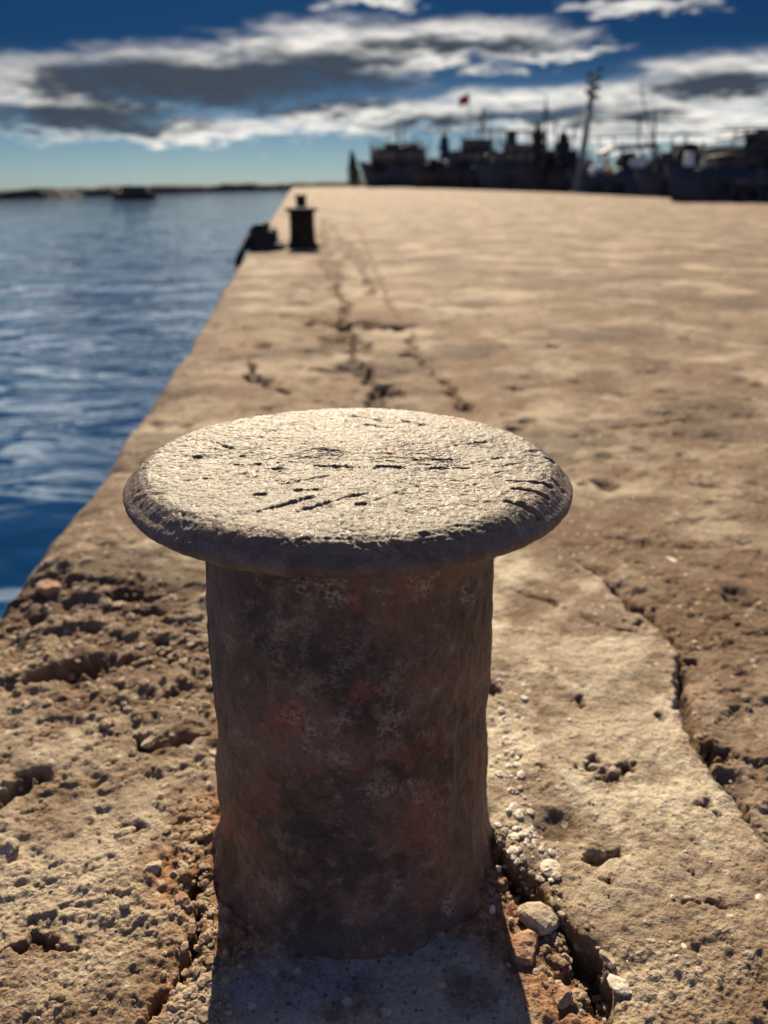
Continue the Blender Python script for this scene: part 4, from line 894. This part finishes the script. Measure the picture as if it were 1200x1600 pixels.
# F
rF, sp, inf = boat(42, 1012, 1130, 270, 'low boat with a bare upright frame, just left of the nearest blue boat', M_hullgrey, None, None, bow=.35, ntyre=3)
gear(rF, [(1050, 262, 1050, 214, .05), (1072, 262, 1072, 212, .05), (1058, 262, 1059, 226, .04), (1100, 240, 1100, 222, .05), (1044, 228, 1104, 226, .03), (1068, 246, 1104, 238, .05), (1064, 262, 1066, 226, .03), (1018, 262, 1018, 222, .05)], 42, inf, M_spar, 'deck_frame')
ox, oy, oz, L, B, zt = inf
p = at(1076, 252, 41.5) - Vector((ox, oy, oz)); mb = MB(); mb.box(p, (.45, .4, .75), taper=.8); mb.build('deck_locker', M_white, rF, bevel=.04)
# G
rG, sp, inf = boat(29, 1078, 1330, 266, 'nearest boat, dark blue hull, cut off by the right edge of the photo', M_hullblue, [(1120, 1290, 234, 258)], M_housed, bow=.35, ntyre=4)
sp('boom', (1120, 203), (1280, 200), .035); sp('mast', (1245, 240), (1240, 120), .07, rt=.04); sp('strut', (1098, 248), (1210, 228), .04)
gear(rG, [(1140, 236, 1152, 200, .03), (1165, 236, 1166, 200, .035), (1200, 236, 1206, 208, .04), (1150, 218, 1206, 210, .05), (1175, 225, 1206, 212, .05), (1130, 197, 1206, 196, .02)], 29, inf, M_spar, 'rigging')
ox, oy, oz, L, B, zt = inf; mb = MB()
secs = []
for i in range(7):
    t_ = i / 6; p = at(1150 + 75 * t_, 214 - 10 * math.sin(t_ * 3.1) , 29) - Vector((ox, oy, oz)); secs.append([(p.x, -.6, p.z), (p.x, .6, p.z), (p.x, .6, p.z - .06), (p.x, -.6, p.z - .06)])
mb.loft(secs); mb.build('awning', M_tarp, rG)

# leaning grey mast pole on the quay
p0 = at(901, 299.5, 56); p1 = at(929, 118, 56); root = empty('leaning_pole', (p0.x, p0.y, 0))
tag(root, 'tall grey blue pole leaning right on the quay, tangled fittings at its top', 'pole')
q1 = p1 - Vector((p0.x, p0.y, 0)); q0 = Vector((0, 0, -.3)); mb = MB(); mb.tube([q0, q0.lerp(q1, .5), q0.lerp(q1, .72)], [.25, .20, .16], 12); mb.build('shaft', M_polegrey, root, True)
mb = MB(); mb.tube([q0.lerp(q1, .72), q0.lerp(q1, 1.0)], [.17, .10], 10); mb.build('upper_shaft', M_spar, root, True)
mb = MB()
for k in range(7):
    c_ = q0.lerp(q1, .80 + .035 * k); sgn = (-1) ** k; mb.tube([c_, c_ + Vector((sgn * (.30 + .1 * (k % 3)), -.1, .22))], .06, 6); mb.box(c_ + Vector((sgn * .3, -.1, .25)), (.26, .2, .22))
mb.build('top_fittings', M_spar, root)
mb = MB(); mb.tube([(0, 0, -.02), (0, 0, .12)], [.5, .42], 14); mb.build('foot', M_polegrey, root)
# thin whip aerial, bent
cpts = [(1024, 262), (1021, 225), (1013, 190), (1005, 160), (1002, 135), (1004, 120), (1012, 112)]
mb = MB(); mb.tube([at(a_, b_, 58.5) - rE.location for a_, b_ in cpts], [.06, .055, .05, .045, .04, .035, .03], 6); mb.build('whip_aerial', M_spar, rE, True)
# tan timber
p0 = gnd(1176, 309); p1 = at(1206, 262, p0.y + .1); root = empty('timber_prop', (p0.x, p0.y, 0)); tag(root, 'tan timber leaning to the right at the quay edge by the nearest boat', 'timber')
mb = MB(); q1 = p1 - Vector((p0.x, p0.y, 0)); mb.tube([Vector((0, 0, .0)), q1 * .5, q1], [.16, .12, .09], 8); mb.build('beam', M_tan, root, True)
mb = MB(); mb.box((0, 0, .05), (.5, .35, .12)); mb.build('foot_block', M_tan, root, bevel=.02)
# tree-like dark cone at the far end
def cone_tree(qx, qtop, qbot, wpx, Y, label, lean=0):
    p0 = at(qx, qbot, Y); p1 = at(qx - lean, qtop, Y); root = empty('conifer_tree', (p0.x, p0.y, p0.z)); tag(root, label, 'tree')
    h = (p1 - p0).z; w_ = (at(qx + wpx / 2, 280, Y) - at(qx - wpx / 2, 280, Y)).x / 2; dx = p1.x - p0.x
    mb = MB(); mb.tube([(0, 0, -1.5), (dx * .4, 0, h * .5), (dx * .9, 0, h * .9)], [w_ * .16, w_ * .1, w_ * .03], 7); mb.build('trunk', M_bark, root, True)
    rs_ = np.random.RandomState(3); n_ = 5200; tt = rs_.rand(n_) ** 0.8; ang = rs_.rand(n_) * 6.283; lump = 1 + .22 * np.sin(ang * 3 + tt * 9) + .15 * np.sin(ang * 5 - tt * 21)
    rad = w_ * (1 - tt) ** 0.75 * np.sqrt(rs_.rand(n_)) * lump * np.clip(.6 + 4 * tt, 0, 1); cen = np.stack([rad * np.cos(ang) + dx * tt, rad * np.sin(ang), tt * h], -1)
    sz = h * 0.03; tri = rs_.normal(size=(n_, 3, 3)) * sz * .6; v = (cen[:, None, :] + tri).reshape(-1, 3)
    np_mesh('crown', v, np.arange(n_ * 3).reshape(-1, 3), M_leaf, root, smooth=False)
cone_tree(556, 236, 291, 27, 210, 'dark cone shaped tree standing alone at the left end of the row of boats', 7)
# small dark boat on the far water, left
g = gnd(209, 311.5, WATER_Z); Yb = g.y
a = at(177, 300, Yb); b2 = at(242, 300, Yb); L = b2.x - a.x
root = empty('small_boat', (a.x, Yb, WATER_Z)); tag(root, 'small dark boat lying off the far shore on the left', 'boat')
zt = at(209, 301, Yb).z - WATER_Z
mb = MB(); mb.loft(hull_secs(L, 1.8, -.25, zt, .25)); mb.build('hull', M_hullblack, root)
mb = MB(); p0 = at(190, 300, Yb).x - a.x; p1 = at(232, 300, Yb).x - a.x; zc = at(209, 290, Yb).z - WATER_Z
mb.box(((p0 + p1) / 2, 0, (zt + zc) / 2), (p1 - p0, 1.2, zc - zt), taper=.85); mb.build('cabin', M_housed, root, bevel=.05)
mb = MB(); mb.tube([(L * .42, 0, zc - .1), (L * .42, 0, zc + .35)], .04, 6); mb.build('mast', M_spar, root)
